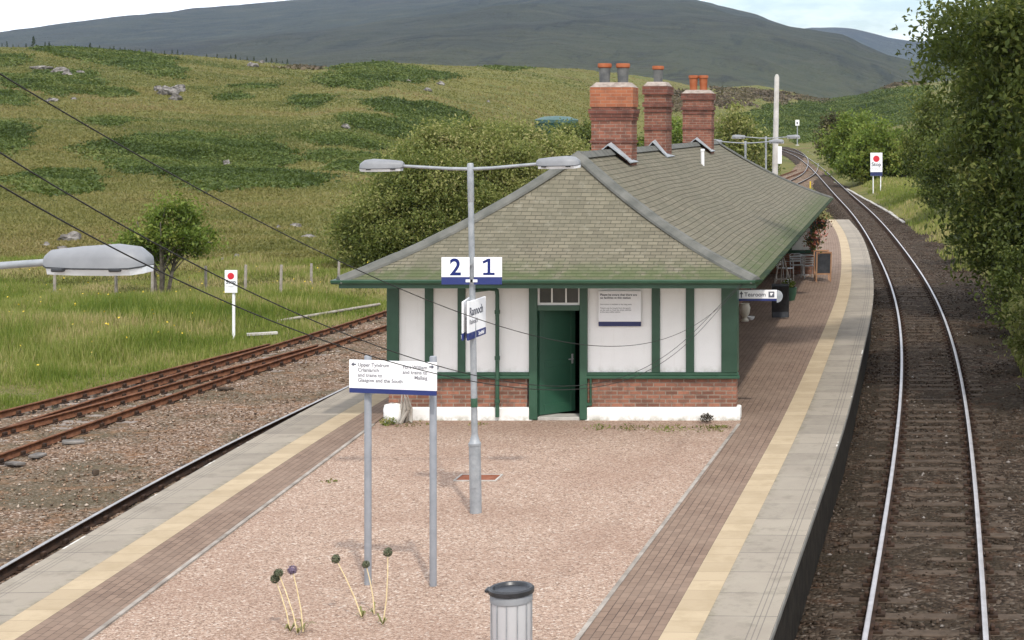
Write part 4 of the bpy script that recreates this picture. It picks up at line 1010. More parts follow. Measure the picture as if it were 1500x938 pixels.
def allium(hx, hy, bx, by, purple, label, r=6.6):
    base = gnd(bx, by); Y = base.y+.05; hp = at(hx, hy, Y)
    t = thing('seed_head', label, 'flower', base, 0, 'dried alliums in the gravel')
    d = hp-base
    mb = MB(); mb.tube([(0, 0, 0), (d.x*.35+.02, d.y*.3, d.z*.35), (d.x*.7+.015, d.y*.7, d.z*.7), tuple(d)], [.008, .007, .006, .005], 6); mb.build('stem', M['stem'], t, True)
    R = r*Y/F; n = 420; P = RNG.normal(size=(n, 3)); P /= np.linalg.norm(P, axis=1)[:, None]
    V = []; 
    for k in range(n):
        c = Vector(P[k])*R*RNG.uniform(.72, 1.05); e1 = Vector(RNG.normal(size=3)).normalized()*R*.17; e2 = c.normalized().cross(e1)
        V += [c+e1, c+e2, c-e1, c-e2]
    V = np.array(V)+np.array(d); Fc = np.arange(n*4).reshape(-1, 4)
    V = np.concatenate([V, np.array([(d.x+R*.6*x, d.y+R*.6*y, d.z+R*.6*z) for x, y, z in ((1, 0, 0), (0, 1, 0), (-1, 0, 0), (0, -1, 0))])])
    mb2 = MB()
    for k in range(5):
        a = RNG.uniform(0, 2*PI); L = RNG.uniform(.08, .17); dx, dy = math.cos(a)*L, math.sin(a)*L
        mb2.add([(-dy*.06, dx*.06, 0), (dy*.06, -dx*.06, 0), (dx*.55+dy*.07, dy*.55-dx*.07, L*.7), (dx*.55-dy*.07, dy*.55+dx*.07, L*.7), (dx, dy, L*.45)], [(0, 1, 2, 3), (3, 2, 4)])
    mb2.build('basal_leaf', M['leafstrap'], t)
    fast('flower_head', V, Fc, M['purple'] if purple else M['greyhead'], parent=t)
allium(403, 848, 425, 925, False, 'grey-green dried allium head, lowest and leftmost of the group')
allium(408, 840, 436, 928, False, 'grey-green dried allium head tucked behind the leftmost one')
allium(428, 835, 444, 926, True, 'purple-tinted dried allium head on the left')
allium(492, 819, 530, 905, False, 'dark dried allium head between the purple one and the sign post')
allium(536, 827, 548, 900, False, 'small dried allium head in front of the left sign post', 5.5)
allium(568, 809, 561, 915, False, 'tallest dried allium head, standing between the two sign posts')
c0, c1 = gnd(668, 703), gnd(733, 696)
t = thing('inspection_cover', 'rust-brown rectangular cover with pale rim in the gravel behind the lamp post', 'drain cover', ((c0.x+c1.x)/2, (c0.y+c1.y)/2, -.012))
mb = MB(); mb.box(-.30, .30, -.2, .2, -.02, .012, ch=.004); mb.build('lid', M['clay'], t)
mb = MB()
for a in ((-.33, .33, -.23, -.203), (-.33, .33, .203, .23), (-.33, -.303, -.203, .203), (.303, .33, -.203, .203)): mb.box(*a, -.02, .016)
mb.build('rim', M['concrete'], t)
def leafball(name, mat, c, r, n, size, parent, sq=1.0, up=.3, tintb=0.0):
    P = RNG.normal(size=(n, 3)); P /= np.linalg.norm(P, axis=1)[:, None]; P *= (RNG.uniform(0, 1, n)**.4)[:, None]*np.array([r, r, r*sq])
    return leaves(name, mat, P+np.array(c), n, size, parent, RNG.uniform(0, 1, n), up)
def leaves(name, mat, P, n, size, parent, tint, up=.3, aspect=2.2, align=None):
    d = RNG.normal(size=(n, 3)) if align is None else align+.55*RNG.normal(size=(n, 3)); d[:, 2] += up*.4; d /= np.linalg.norm(d, axis=1)[:, None]
    nrm = RNG.normal(size=(n, 3)); nrm[:, 2] = np.abs(nrm[:, 2])+up*1.6
    w = np.cross(d, nrm); w /= np.linalg.norm(w, axis=1)[:, None]+1e-9
    L = (size*RNG.uniform(.6, 1.35, n))[:, None]; W = L/aspect
    up_ = np.cross(w, d)*L*.12
    V = np.stack([P-d*L*.5, P+w*W*.5+up_, P+d*L*.5, P-w*W*.5+up_], 1).reshape(-1, 3)
    return fast(name, V, np.arange(n*4).reshape(-1, 4), mat, tint=np.repeat(tint, 4), parent=parent)
base = gnd(577, 618)
t = thing('stone_planter', 'white painted stone with driftwood and weeds at the left front corner', 'planter', (base.x, base.y-.05, 0))
mb = MB(); mb.lathe([(.13, -.02), (.17, .06), (.175, .22), (.14, .31), (.06, .34), (.002, .34)], 12); o = mb.build('stone', M['plinth'], t, True)
for v in o.data.vertices: v.co += Vector((random.uniform(-.02, .02), random.uniform(-.02, .02), random.uniform(-.015, .015)))
mb = MB()
for k in range(7):
    a = random.uniform(-.5, .5); mb.tube([(.22+random.uniform(-.08, .12), random.uniform(-.12, .06), 0), (.24+a*.2, random.uniform(-.1, .05), .25), (.2+a*.12, random.uniform(-.08, .05), .5+random.uniform(-.12, .1))], [.035, .028, .008], 6)
mb.build('driftwood', M['woodgrey'], t)
leafball('weeds', M['grass'], (-.02, -.2, .05), .17, 170, .06, t, .6)
# weeds along the plinth and a dark clump
for k, (x, y, r, n) in enumerate([(600, 622, .35, 160), (880, 626, .3, 200), (925, 627, .38, 320), (985, 628, .42, 380), (1040, 628, .4, 360), (1052, 626, .18, 200), (482, 705, .16, 80), (700, 621, .2, 80)]):
    b_ = gnd(x, y); t = leafball('weed_tuft', M['grass'] if k % 2 else M['moortuft'], (0, 0, .0), r, n//3, .055, None, .07); t.location = b_
    tag(t, ('low yellowed weed tuft', 'low green weed tuft')[k % 2]+' growing out of the gravel edge', 'weed', 'weeds round the gravel')
    t['label'] = ['flat yellowish weeds under the left sign post by the plinth', 'green weeds just right of the open door', 'yellowish weeds against the plinth below the wall notice', 'wide green weed patch along the right half of the plinth', 'yellowish weeds by the gravel corner under the right pillar', 'green weeds at the far right end of the white plinth', 'tiny yellowish weed on the left gravel kerb', 'green weeds at the foot of the downpipe'][k]
b_ = gnd(1036, 618); t = leafball('dead_plant', M['heather0'], (0, -.1, .09), .13, 240, .045, None, .7); t.location = b_
tag(t, 'dead brown plant clump against the white plinth near the right corner', 'plant')
# ------------------------------------------------------------------ tearoom furniture on the right platform
b_ = gnd(1205, 412)
t = thing('chalkboard', 'A-frame chalkboard in a pale wooden frame beside the far tearoom wall', 'chalkboard', b_, math.radians(9))
for sg, nm in ((-1, 'front_frame'), (1, 'back_frame')):
    A = Matrix.Rotation(math.radians(-sg*12), 4, 'X'); A = Matrix.Translation((0, sg*.24, 0)) @ A
    mb = MB()
    for x0, x1, z0, z1 in ((-.27, -.225, 0, 1.08), (.225, .27, 0, 1.08), (-.225, .225, 1.03, 1.08), (-.225, .225, .26, .31)): mb.box(x0, x1, -.015, .015, z0, z1, A)
    fr = mb.build(nm, M['woodtan'], t); mb = MB(); mb.box(-.225, .225, -.006, .006, .31, 1.03, A); mb.build('slate', M['slateboard'], fr)
b_ = gnd(1143, 466)
t = thing('pavement_sign', 'black A-board standing below the Tearoom sign at the shaded wall', 'A-board', b_, math.radians(5))
for sg, nm in ((-1, 'front_panel'), (1, 'back_panel')):
    A = Matrix.Translation((0, sg*.2, 0)) @ Matrix.Rotation(math.radians(-sg*11), 4, 'X')
    mb = MB(); mb.box(-.24, .24, -.015, .015, .04, .95, A, ch=.006); mb.build(nm, M['black'], t)
mb = MB(); mb.box(-.22, .22, -.26, -.22, .04, .2); mb.build('ballast_foot', M['slateboard'], t)
def chair(label, loc, rz):
    t = thing('cafe_chair', label, 'chair', loc, rz, 'aluminium chairs outside the tearoom')
    for sx in (-.2, .2):
        for sy in (-.2, .2):
            mb = MB(); mb.tube([(sx*1.05, sy*1.1, 0), (sx, sy, .44)], .013, 6); mb.build('leg', M['steel'], t)
    mb = MB(); mb.box(-.22, .22, -.22, .22, .44, .465, ch=.008); mb.build('seat', M['steel'], t)
    mb = MB(); mb.tube([(-.2, .2, .45), (-.21, .25, .8), (-.15, .27, .84), (.15, .27, .84), (.21, .25, .8), (.2, .2, .45)], .014, 6)
    for z in (.58, .66, .74): mb.box(-.2, .2, .235, .245, z-.025, z+.025)
    mb.build('backrest', M['steel'], t)
    mb = MB()
    for sx in (-.24, .24): mb.tube([(sx*.9, -.18, .45), (sx, -.2, .66), (sx, .1, .67), (sx*.9, .24, .62)], .012, 6)
    mb.build('armrest', M['steel'], t); return t
c1_ = chair('aluminium chair just left of the chalkboard', gnd(1184, 408), math.radians(200))
c2_ = chair('aluminium chair with its back to the far wall, left of the first', gnd(1168, 407), math.radians(20))
chair('aluminium chair deepest under the eaves behind the wooden easel', gnd(1150, 412), math.radians(60))
b_ = gnd(1176, 403)
t = thing('cafe_table', 'round metal table between the aluminium chairs', 'table', b_)
mb = MB(); mb.lathe([(.34, .71), (.35, .715), (.35, .73), (.34, .735), (.01, .735)], 24); mb.build('table_top', M['steel'], t, True)
mb = MB(); mb.lathe([(.24, 0), (.24, .015), (.03, .03), (.025, .71)], 12); mb.build('pedestal', M['steel'], t, True)
b_ = gnd(1146, 427)
t = thing('wooden_easel', 'leaning wooden easel in the shade beside the tearoom wall', 'easel', b_, math.radians(10))
mb = MB(); mb.tube([(-.32, -.1, 0), (-.05, .05, 1.25)], .03, 6); mb.tube([(.34, -.1, 0), (.0, .05, 1.25)], .03, 6); mb.tube([(0, .55, 0), (0, .06, 1.2)], .026, 6); mb.build('legs', M['woodgrey'], t)
mb = MB(); mb.box(-.27, .27, -.1, -.04, .38, .43); mb.build('shelf', M['woodgrey'], t)
b_ = gnd(1155, 440)
t = thing('planter_tub', 'green tub of plants with white flowers right of the Tearoom sign', 'planter', b_)
mb = MB(); mb.lathe([(.19, 0), (.25, .2), (.26, .4), (.23, .41), (.22, .36)], 16); mb.build('tub', M['green'], t, True)
leafball('plant', M['birch'], (0, 0, .5), .22, 260, .09, t, .7); leafball('blooms', M['signwhite'], (.05, -.05, .6), .2, 30, .06, t, .5)
b_ = gnd(1091, 471)
t = thing('garden_urn', 'pale cream urn in deep shade beside the building corner', 'urn', b_)
mb = MB(); mb.lathe([(.11, 0), (.12, .04), (.06, .1), (.13, .22), (.16, .38), (.12, .48), (.14, .5)], 14); mb.build('urn', M['cream'], t, True)
b_ = gnd(1100, 469)
t = thing('white_bowl', 'small white bowl on the paving next to the cream urn', 'bowl', b_)
mb = MB(); mb.lathe([(.05, 0), (.1, .06), (.11, .1), (.09, .1), (.05, .03)], 12); mb.build('bowl', M['signwhite'], t, True)
for k, (x, y, Y, lab) in enumerate([(1187, 325, 56.5, 'pink flowers in the hanging basket at the far end of the eaves'), (1176, 350, 52.0, 'leafy hanging basket with orange flowers, the nearer one under the eaves')]):
    p = at(x, y, Y); p.x = min(p.x+.35, EX1+.10)
    t = thing('hanging_basket', lab, 'hanging basket', p, 0, 'hanging baskets under the right eaves')
    mb = MB(); mb.lathe([(.04, -.25), (.16, -.15), (.22, 0), (.2, 0)], 14); mb.build('basket', M['black'], t)
    n = 420; P = RNG.normal(size=(n, 3))*np.array([.15, .15, .17])+np.array([0, 0, -.05]); leaves('foliage', M['flowers'], P, n, .11, t, np.clip(RNG.beta(1.2, 1.6, n), 0, 1))
    mb = MB()
    for a in (0, 2.1, 4.2): mb.tube([(.2*math.cos(a), .2*math.sin(a), 0), (0, 0, ZE-.16-p.z)], .006, 4)
    mb.build('chain', M['black'], t)
# ------------------------------------------------------------------ trees and shrubs
def tree(name, label, cat, loc, blobs, nclus, nleaf, size, mat, trunks=1, group=None, spread=.55, trunk_r=.16, up=.35, limb=True, aspect=2.2, tb=0.0, lobes=None):
    """blobs: crown ellipsoids (x,y,z,rx,ry,rz) relative to the foot"""
    r = thing(name, label, cat, loc, 0, group)
    C = []; wts = np.array([b[3]*b[4]*b[5] for b in blobs])**.66; wts /= wts.sum()
    for k in range(nclus):
        b = blobs[RNG.choice(len(blobs), p=wts)]
        d = RNG.normal(size=3); d /= np.linalg.norm(d); rad = RNG.uniform(.15, 1.0)**.42*RNG.uniform(.86, 1.1)
        C.append(np.array(b[:3])+d*rad*np.array(b[3:]))
    C = np.array(C); C = C[C[:, 2] > .15]
    per = max(nleaf//len(C), 1)
    sp = spread*RNG.uniform(.6, 1.35, len(C))
    P = np.repeat(C, per, axis=0)+RNG.normal(size=(len(C)*per, 3))*np.repeat(sp, per)[:, None]*np.array([1, 1, .72])
    ct = RNG.normal(0, .17, len(C)); tint = np.clip(np.repeat(ct, per)+RNG.normal(.42+tb, .2, len(P)), 0, 1)
    P[:, 2] = np.maximum(P[:, 2], .03)
    leaves('crown', mat, P, len(P), size, r, tint, up, aspect)
    mb = MB(); top = max(b[2] for b in blobs)
    for k in range(trunks):
        a = 2*PI*k/max(trunks, 1)+.4; o = Vector((math.cos(a), math.sin(a), 0))*(.28 if trunks > 1 else 0)
        lean = o*random.uniform(1.2, 3.2)
        base = [o*.6+Vector((0, 0, -.3)), o+Vector((random.uniform(-.08, .08), 0, top*.25)), o+lean*.5+Vector((0, 0, top*.55)), o+lean+Vector((0, 0, top*.95))]
        mb.tube(base, [trunk_r, trunk_r*.8, trunk_r*.55, trunk_r*.2], 8)
        if limb:
            for c in C[RNG.choice(len(C), min(len(C), (90 if nleaf > 80000 and trunk_r > .2 else 26)//trunks+6), replace=False)]:
                c = Vector(c); s0 = base[1].lerp(base[2], random.random()); m_ = s0.lerp(c, .5)+Vector((0, 0, .12*(c-s0).length))
                mb.tube([s0, m_, c], [trunk_r*.36, trunk_r*.2, .012], 5, cap=False)
    mb.build('trunk', M['bark'], r, True)
    return r
def foot(x, y): 
    X, Y, Z, ok = hit(x, y); return Vector((float(X[0]), float(Y[0]), float(Z[0])))
# big willow group behind the building on the left
def rel(px, py, Y, base): p = at(px, py, Y); return (p.x-base.x, p.y-base.y, p.z-base.z)
fb = Vector((at(600, 400, 76).x, 76, -1.1))
S76 = 76/F
bl_ = [(*rel(575, 335, 75, fb), 75*S76, 2.4, 62*S76), (*rel(640, 290, 76, fb), 85*S76, 2.6, 70*S76), (*rel(610, 370, 75, fb), 105*S76, 2.4, 50*S76)]
tree('willow_bush', 'broad dark green willow bush left of the roof, reaching down to the grass', 'bush', fb, bl_, 300, 80000, .165, M['willow'], trunks=4, spread=.42, group='willows behind the station', tb=-.06)
fb = Vector((at(710, 400, 80).x, 80, -1.1)); S80 = 80/F
bl_ = [(*rel(690, 245, 80, fb), 80*S80, 2.6, 68*S80), (*rel(640, 232, 79, fb), 55*S80, 2.0, 40*S80), (*rel(740, 285, 80, fb), 90*S80, 2.6, 80*S80)]
tree('willow_bush', 'taller willow bush with pale tips behind the lamp arm', 'bush', fb, bl_, 300, 80000, .17, M['willow'], trunks=4, spread=.42, group='willows behind the station', tb=.12)
fb = Vector((at(810, 400, 84).x, 84, -1.1)); S84 = 84/F
bl_ = [(*rel(800, 250, 84, fb), 75*S84, 2.4, 52*S84), (*rel(745, 225, 85, fb), 50*S84, 2, 40*S84)]
tree('willow_bush', 'willow bush with yellowish tips behind the left hip of the roof', 'bush', fb, bl_, 230, 54000, .18, M['willow'], trunks=3, spread=.42, group='willows behind the station', tb=.12)
fb = Vector((at(850, 300, 130).x, 130, -1.0)); S_ = 130/F
tree('dark_bush', 'dark green bush left of the largest chimney, below the green tank', 'bush', fb, [(*rel(848, 205, 130, fb), 32*S_, 2, 36*S_), (*rel(870, 225, 130, fb), 40*S_, 2, 40*S_)], 60, 7000, .3, M['darkleaf'], trunks=2, spread=.5)
# small multi-stemmed tree by the fence
fb = foot(236, 434)
S_ = fb.y/F
tree('small_tree', 'small sparse multi-stemmed tree standing at the moor fence', 'tree', fb, [(*rel(232, 350, fb.y, fb), 42*S_, 1.1, 34*S_), (*rel(255, 318, fb.y, fb), 34*S_, .9, 34*S_), (*rel(285, 350, fb.y, fb), 28*S_, .8, 24*S_), (*rel(200, 362, fb.y, fb), 22*S_, .8, 20*S_)], 85, 8200, .16, M['birch'], trunks=4, spread=.25, trunk_r=.085, tb=-.02)
# right-hand trees
fb = Vector((6.65, 37, -.4))
tree('roadside_tree', 'huge leafy dark tree overhanging the right side of the main line', 'tree', fb, [(-.9, 0, 7.6, 4.4, 4.4, 3.4), (-.3, .5, 4.6, 4.0, 4.2, 3.2), (-3.4, 1.5, 7.6, 2.7, 2.6, 1.3), (1.5, 0, 11, 4, 4, 3), (-5.3, -2.0, 10.9, 1.9, 2.2, .9)], 430, 105000, .175, M['darkleaf'], trunks=2, spread=.36, trunk_r=.26, aspect=2.1)
fb = Vector((6.3, 56, -.4))
tree('roadside_tree', 'large dark tree filling the middle of the right edge behind the nearest one', 'tree', fb, [(-.8, 0, 4.6, 4.2, 4.4, 3.8), (-.6, 0, 7.6, 4.6, 4.6, 4.2), (-2.2, -1, 2.4, 2.2, 2.4, 1.9)], 380, 82000, .21, M['darkleaf'], trunks=2, spread=.42, trunk_r=.24)
for k, (x, y, z, rr, hh, n, lab, mt) in enumerate([
    (4.3, 50.5, -.7, 1.45, 1.6, 8000, 'low leafy shrub at the foot of the right-hand trees', 'darkleaf'),
    (4.15, 43.5, -.9, 1.05, 1.2, 6000, 'pale-tipped willow shrub nearest the main line', 'willow'),
    (4.5, 62.5, -.6, 2.0, 2.4, 9000, 'rounded dark shrub at the track edge below the trees', 'darkleaf'),
    (4.4, 75, -.6, 2.3, 3.0, 9000, 'tall dark shrub past the trees, opposite the tearoom', 'darkleaf'),
    (4.6, 38, -.9, 1.0, 1.2, 5500, 'yellow-green shrub at the right edge nearest the camera', 'willow')]):
    tree('track_shrub', lab, 'shrub', Vector((x, y, z)), [(0, 0, hh*.75, rr, rr*1.2, hh*.8), (rr*.5, .3, hh*.6, rr*.8, rr, hh*.7)], 70, int(n*1.5), .15, M[mt], trunks=3, spread=.3, trunk_r=.05, group='shrubs along the right side of the line', aspect=2.3)
for k, (x, yb, Y, w_, top, n, lab, mt, tb) in enumerate([
    (1396, 300, 108, 44, 190, 11000, 'dark leafy tree right of the Stop board, nearest the big trees', 'darkleaf', 0.0),
    (1330, 262, 172, 46, 190, 11000, 'rounded green tree directly behind the Stop board', 'birch', -.1),
    (1278, 258, 170, 46, 178, 12000, 'bright green tree left of the Stop board', 'birch', .12),
    (1250, 240, 200, 36, 165, 9000, 'yellow-green tree where the line curves out of sight', 'birch', .08),
    (1222, 225, 240, 22, 168, 5000, 'thin brownish scrub tree at the left end of the lineside trees', 'scrub', 0.0),
    (1306, 262, 176, 30, 228, 6000, 'low dark bush at the foot of the trees behind the Stop board', 'darkleaf', .05),
    (1378, 320, 128, 44, 140, 16000, 'tall dark tree between the Stop board and the overhanging tree', 'darkleaf', 0.0)]):
    s_ = Y/F; p = at(x, yb, Y); fb = Vector((p.x, Y, float(T(p.x, Y)))); h = (ZC-(top-PY)*s_)-fb.z; rw = w_*s_
    tree('lineside_tree', lab, 'tree', fb, [(0, 0, h*.62, rw, rw, h*.40), (rw*.35, 0, h*.42, rw*.95, rw*.9, h*.36), (-rw*.4, 0, h*.38, rw*.75, rw*.8, h*.32)], 80, n, .0020*Y+.05, M[mt], trunks=2, spread=.085*h, trunk_r=.12, group='trees lining the far side of the line', tb=tb, limb=False)
for k, (x, Y, w_, top, n, lab, mt) in enumerate([
    (1075, 150, 30, 155, 8000, 'green tree rising behind the rightmost chimney', 'willow'),
    (1102, 165, 24, 185, 6000, 'small dark tree behind the two far lamps', 'willow'),
    (985, 160, 40, 178, 7000, 'yellow-green tree seen between the chimneys', 'birch'),
    (1115, 175, 16, 205, 4000, 'low dark bush behind the telegraph pole', 'darkleaf'),
    (935, 170, 20, 195, 4000, 'green bush just right of the largest chimney', 'darkleaf')]):
    s_ = Y/F; p = at(x, 260, Y); fb = Vector((p.x, Y, -1.0+float(rise(Y)))); h = (ZC-(top-PY)*s_)-fb.z; rw = w_*s_
    tree('platform_end_tree', lab, 'tree', fb, [(0, 0, h*.6, rw, rw, h*.42), (rw*.3, 0, h*.4, rw, rw, h*.36)], 60, n, .0020*Y+.05, M[mt], trunks=2, spread=.08*h, trunk_r=.12, group='trees beyond the station roof', limb=False, tb=.05)
# green tank beyond the bushes
p = at(815, 182, 210); zg = p.z-1.6
t = thing('round_tank', 'large dark green round tank with pale rim half hidden beyond the bushes', 'tank', (p.x, 210, zg))
r_ = 31/F*210; zt_ = ZC-(170-PY)/F*210-zg
mb = MB(); mb.lathe([(r_*.93, -2), (r_*.97, zt_-.9)], 36); mb.build('tank_wall', M['tankgreen'], t, True)
mb = MB(); mb.lathe([(r_*1.0, zt_-.9), (r_*1.02, zt_-.5), (r_*.98, zt_-.45), (r_*.6, zt_-.1), (.05, zt_)], 36); mb.build('tank_roof', M['tankpale'], t, True)
# ------------------------------------------------------------------ moor: rocks, fence, conifers, bracken, grass
def rock(x, y, w_, h_, label, group=None):
    X, Y, Z, ok = hit(x, y)
    if not ok[0]: return
    s_ = float(Y[0])/F
    me = bpy.data.meshes.new('moor_rock'); import bmesh
    bm = bmesh.new(); bmesh.ops.create_icosphere(bm, subdivisions=3, radius=1.0)
    sd = random.uniform(0, 99)
    for v in bm.verts:
        n = float(fbm(np.array(v.co.x*1.3+sd), np.array(v.co.y*1.3+v.co.z*1.7), 71, 3)); v.co *= 1+.75*n
        v.co.x = round(v.co.x*3.2)/3.2*.35+v.co.x*.65; v.co.z = round(v.co.z*2.6)/2.6*.4+v.co.z*.6
        v.co.x *= w_*s_*.5; v.co.y *= w_*s_*.45; v.co.z *= h_*s_*.62
    bm.to_mesh(me); bm.free(); me.materials.append(M['rock'])
    o = bpy.data.objects.new('moor_rock', me); COL.objects.link(o); o.location = (float(X[0]), float(Y[0]), float(Z[0])+h_*s_*.1)
    o.rotation_euler = (0, 0, random.uniform(-.3, .3))
    tag(o, label, 'rock', group)
GR = 'rocks scattered over the moor'
for x, y, w_, h_, lab in [
    (245, 138, 30, 15, 'broad pale outcrop in the middle of the left hillside'), (256, 147, 16, 10, 'pale boulder at the foot of the middle outcrop'), (232, 133, 14, 9, 'small boulder at the left end of the middle outcrop'), (262, 134, 20, 12, 'grey boulder at the right end of the middle outcrop'),
    (60, 102, 26, 8, 'flat grey rock at the top left of the bracken'), (88, 107, 22, 11, 'pale rock slab above the left bracken patch'), (98, 112, 16, 9, 'pale boulder below the rock slab in the left bracken'), (118, 109, 14, 7, 'small grey rock right of the left slabs'),
    (108, 147, 10, 6, 'small pale stone below the left bracken'), (78, 148, 18, 6, 'low grey stone below the left bracken'),
    (103, 353, 28, 17, 'large grey boulder above the near lamp head'), (68, 361, 12, 8, 'small boulder left of the large one above the lamp'), (92, 367, 16, 8, 'low boulder just over the lamp head'),
    (332, 245, 11, 15, 'upright pointed stone in the big bracken patch'), (378, 257, 8, 5, 'small pale stone on the right side of the big bracken patch'), (339, 268, 6, 4, 'tiny pale stone at the lower edge of the big bracken patch'),
    (433, 333, 13, 9, 'grey stone right of the small tree'), (408, 334, 7, 6, 'small stone right of the small tree'), (452, 348, 18, 6, 'flat stone left of the willow bush'), (348, 377, 9, 6, 'pale stone above the left Stop board'), (328, 383, 8, 7, 'dark stone just above the left Stop board'), (305, 356, 8, 5, 'stone at the right edge of the small tree'),
    (508, 188, 12, 8, 'pale stone at the edge of the upper bracken'), (370, 98, 14, 9, 'rock pile on the skyline right of the conifers'), (382, 93, 8, 6, 'small skyline rock beside the rock pile'), (597, 120, 8, 5, 'pale stone on the hill above the willow'), (625, 133, 12, 6, 'grey stone on the hill over the willows'), (645, 124, 12, 6, 'flat pale stone high on the hill over the willows'),
    (40, 268, 6, 4, 'tiny pale stone on the far left of the slope'), (715, 150, 5, 4, 'tiny white stone on the hill left of the tank'),
    (1255, 122, 14, 5, 'pale rock on the brown ridge above the right trees'), (1322, 120, 14, 6, 'white-topped rock on the brown ridge at the edge of the big tree'), (1205, 134, 9, 4, 'small pale rock on the ridge beyond the curve')]:
    rock(x, y, w_, h_, lab, GR)
for k, x in enumerate([80, 170, 223, 302, 359, 411, 456, 496]):
    yb = [432, 432, 437, 430, 432, 432, 420, 415][k]
    X, Y, Z, ok = hit(x, yb); h = [46, 44, 44, 40, 44, 44, 34, 32][k]*float(Y[0])/F
    mb = MB(); mb.tube([(0, 0, -.2), (random.uniform(-.03, .03), 0, h)], [.06, .05], 7)
    o = mb.build('fence_post', M['woodgrey'], None); o.location = (float(X[0]), float(Y[0]), float(Z[0]))
    tag(o, ['leftmost fence post, seen below the near lamp head', 'fence post under the right end of the near lamp head', 'fence post touching the trunk of the small tree', 'fence post between the small tree and the left Stop board', 'fence post just right of the left Stop board', 'fence post midway between the Stop board and the roof', 'fence post nearer the roof, second from the willow', 'fence post beside the left tip of the roof'][k], 'fence post', 'weathered posts of the moor fence')
# plank and old rail in the verge
p, q_ = gnd(405, 471, -.95), gnd(556, 446, -.95)
mb = MB(); mb.tube([(0, 0, 0), tuple(q_-p)], .05, 8); o = mb.build('old_pipe', M['woodgrey']); o.location = p; tag(o, 'long grey pipe lying in the grass behind the sidings', 'pipe')
p = gnd(384, 491, -1.0); mb = MB(); mb.box(-.45, .45, -.09, .09, 0, .08, ch=.01); o = mb.build('timber_offcut', M['concrete']); o.location = p; o.rotation_euler = (0, 0, .5); tag(o, 'short pale plank lying in the grass right of the left Stop board', 'plank')
for k, (x, y, lab) in enumerate([(107, 648, 'broken grey slab nearest the siding rail'), (330, 570, 'dark slab in the ballast near the middle of the siding'), (55, 668, 'grey slab lying on the ballast at the far left'), (140, 693, 'white stone on the ballast beside the loop line'), (22, 680, 'dark flat slab at the left edge of the ballast')]):
    p = gnd(x, y, -1.05); mb = MB(); mb.box(-.2, .2, -.10, .10, -.02, .04, ch=.015); o = mb.build('broken_slab', M['rock'] if k % 2 == 0 else M['sleeper']); o.location = p; o.rotation_euler = (.1, .05, random.uniform(0, 3)); o.scale = (1, 1, 1) if k != 3 else (.3, .5, 1.5); tag(o, lab, 'slab', 'debris on the ballast')
# conifers along the left skyline
xs = [3, 10, 19, 27, 38, 49, 66, 72, 110, 132, 146, 152, 161, 167, 176, 183, 191, 198, 205, 213, 222, 228, 236, 241, 252, 260, 268, 303, 318, 331, 338, 345, 352, 362, 372, 390, 398, 405, 414, 421]
proto = None
for k, x in enumerate(xs):
    yc = float(np.interp(x, CREST_X, CREST_Y))
    # stand on the crest: highest point of the view column
    Ys = np.linspace(330, 520, 200); Xs = (x-PX)/F*Ys; Z = T(Xs, Ys); ii = int(np.argmax((Z-ZC)/Ys)); 
    h = {49: 16, 132: 10}.get(x, random.uniform(4, 9))*Ys[ii]/F
    n = 90; u = RNG.uniform(0, 1, n)**.8; a = RNG.uniform(0, 2*PI, n); rr = (1-u)*h*.26*RNG.uniform(.3, 1.1, n)
    P = np.c_[rr*np.cos(a), rr*np.sin(a), h*(.1+.9*u)]
    t = thing('young_conifer', 'young dark conifer in the row along the left skyline', 'conifer', (float(Xs[ii]), float(Ys[ii]), float(Z[ii])-.1), 0, 'conifers along the skyline')
    leaves('crown', M['conifer'], P, n, h*.2, t, RNG.uniform(0, 1, n), -.2)
    mb = MB(); mb.tube([(0, 0, -.2), (0, 0, h)], [h*.03, .01], 5); mb.build('trunk', M['bark'], t)
    if x == 49: t['label'] = 'tallest young conifer on the left skyline, standing clear of the others'; del t['group']
# bracken patches (uncountable fern mounds)
def ellipse_samples(n, cx, cy, rx, ry, rot=0.0):
    m = int(n*1.9); a = RNG.uniform(0, 2*PI, m); r = np.sqrt(RNG.uniform(0, 1, m))*RNG.uniform(.72, 1.12, m)
    wob = 1+.22*np.sin(3*a+cx)+.14*np.sin(7*a+cy)
    x = r*rx*np.cos(a)*wob; y = r*ry*np.sin(a)*wob
    c, s = math.cos(rot), math.sin(rot)
    X = cx+x*c-y*s; Y = cy+x*s+y*c
    keep = fbm(X/14, Y/5, 81, 3) > -.10-.45*(1-r**2)
    return X[keep][:n], Y[keep][:n]
PATCH = [(300, 236, 138, 34, .06), (255, 212, 78, 17, 0), (340, 214, 62, 14, .08), (400, 262, 72, 10, .05), (200, 90, 75, 14, .20), (130, 80, 70, 11, .12), (80, 122, 72, 17, .05), (160, 136, 32, 7, .1), (5, 200, 30, 20, .2), (80, 268, 52, 15, .05), (160, 178, 24, 6, 0), (12, 145, 26, 10, 0), (455, 148, 26, 8, 0), (515, 206, 70, 8, .12), (525, 238, 62, 13, .1), (560, 108, 85, 15, .02), (520, 118, 45, 12, 0), (600, 160, 60, 12, .1), (575, 185, 70, 12, .12), (660, 180, 60, 14, .15), (745, 98, 40, 5, 0), (10, 88, 25, 8, 0), (375, 127, 30, 3, 0), (340, 143, 22, 4, 0),
         (1260, 150, 95, 20, -.08), (1200, 165, 60, 22, .1), (1180, 190, 60, 20, .0), (1320, 160, 60, 25, 0), (1130, 170, 50, 14, 0)]
VX, VT = [], []
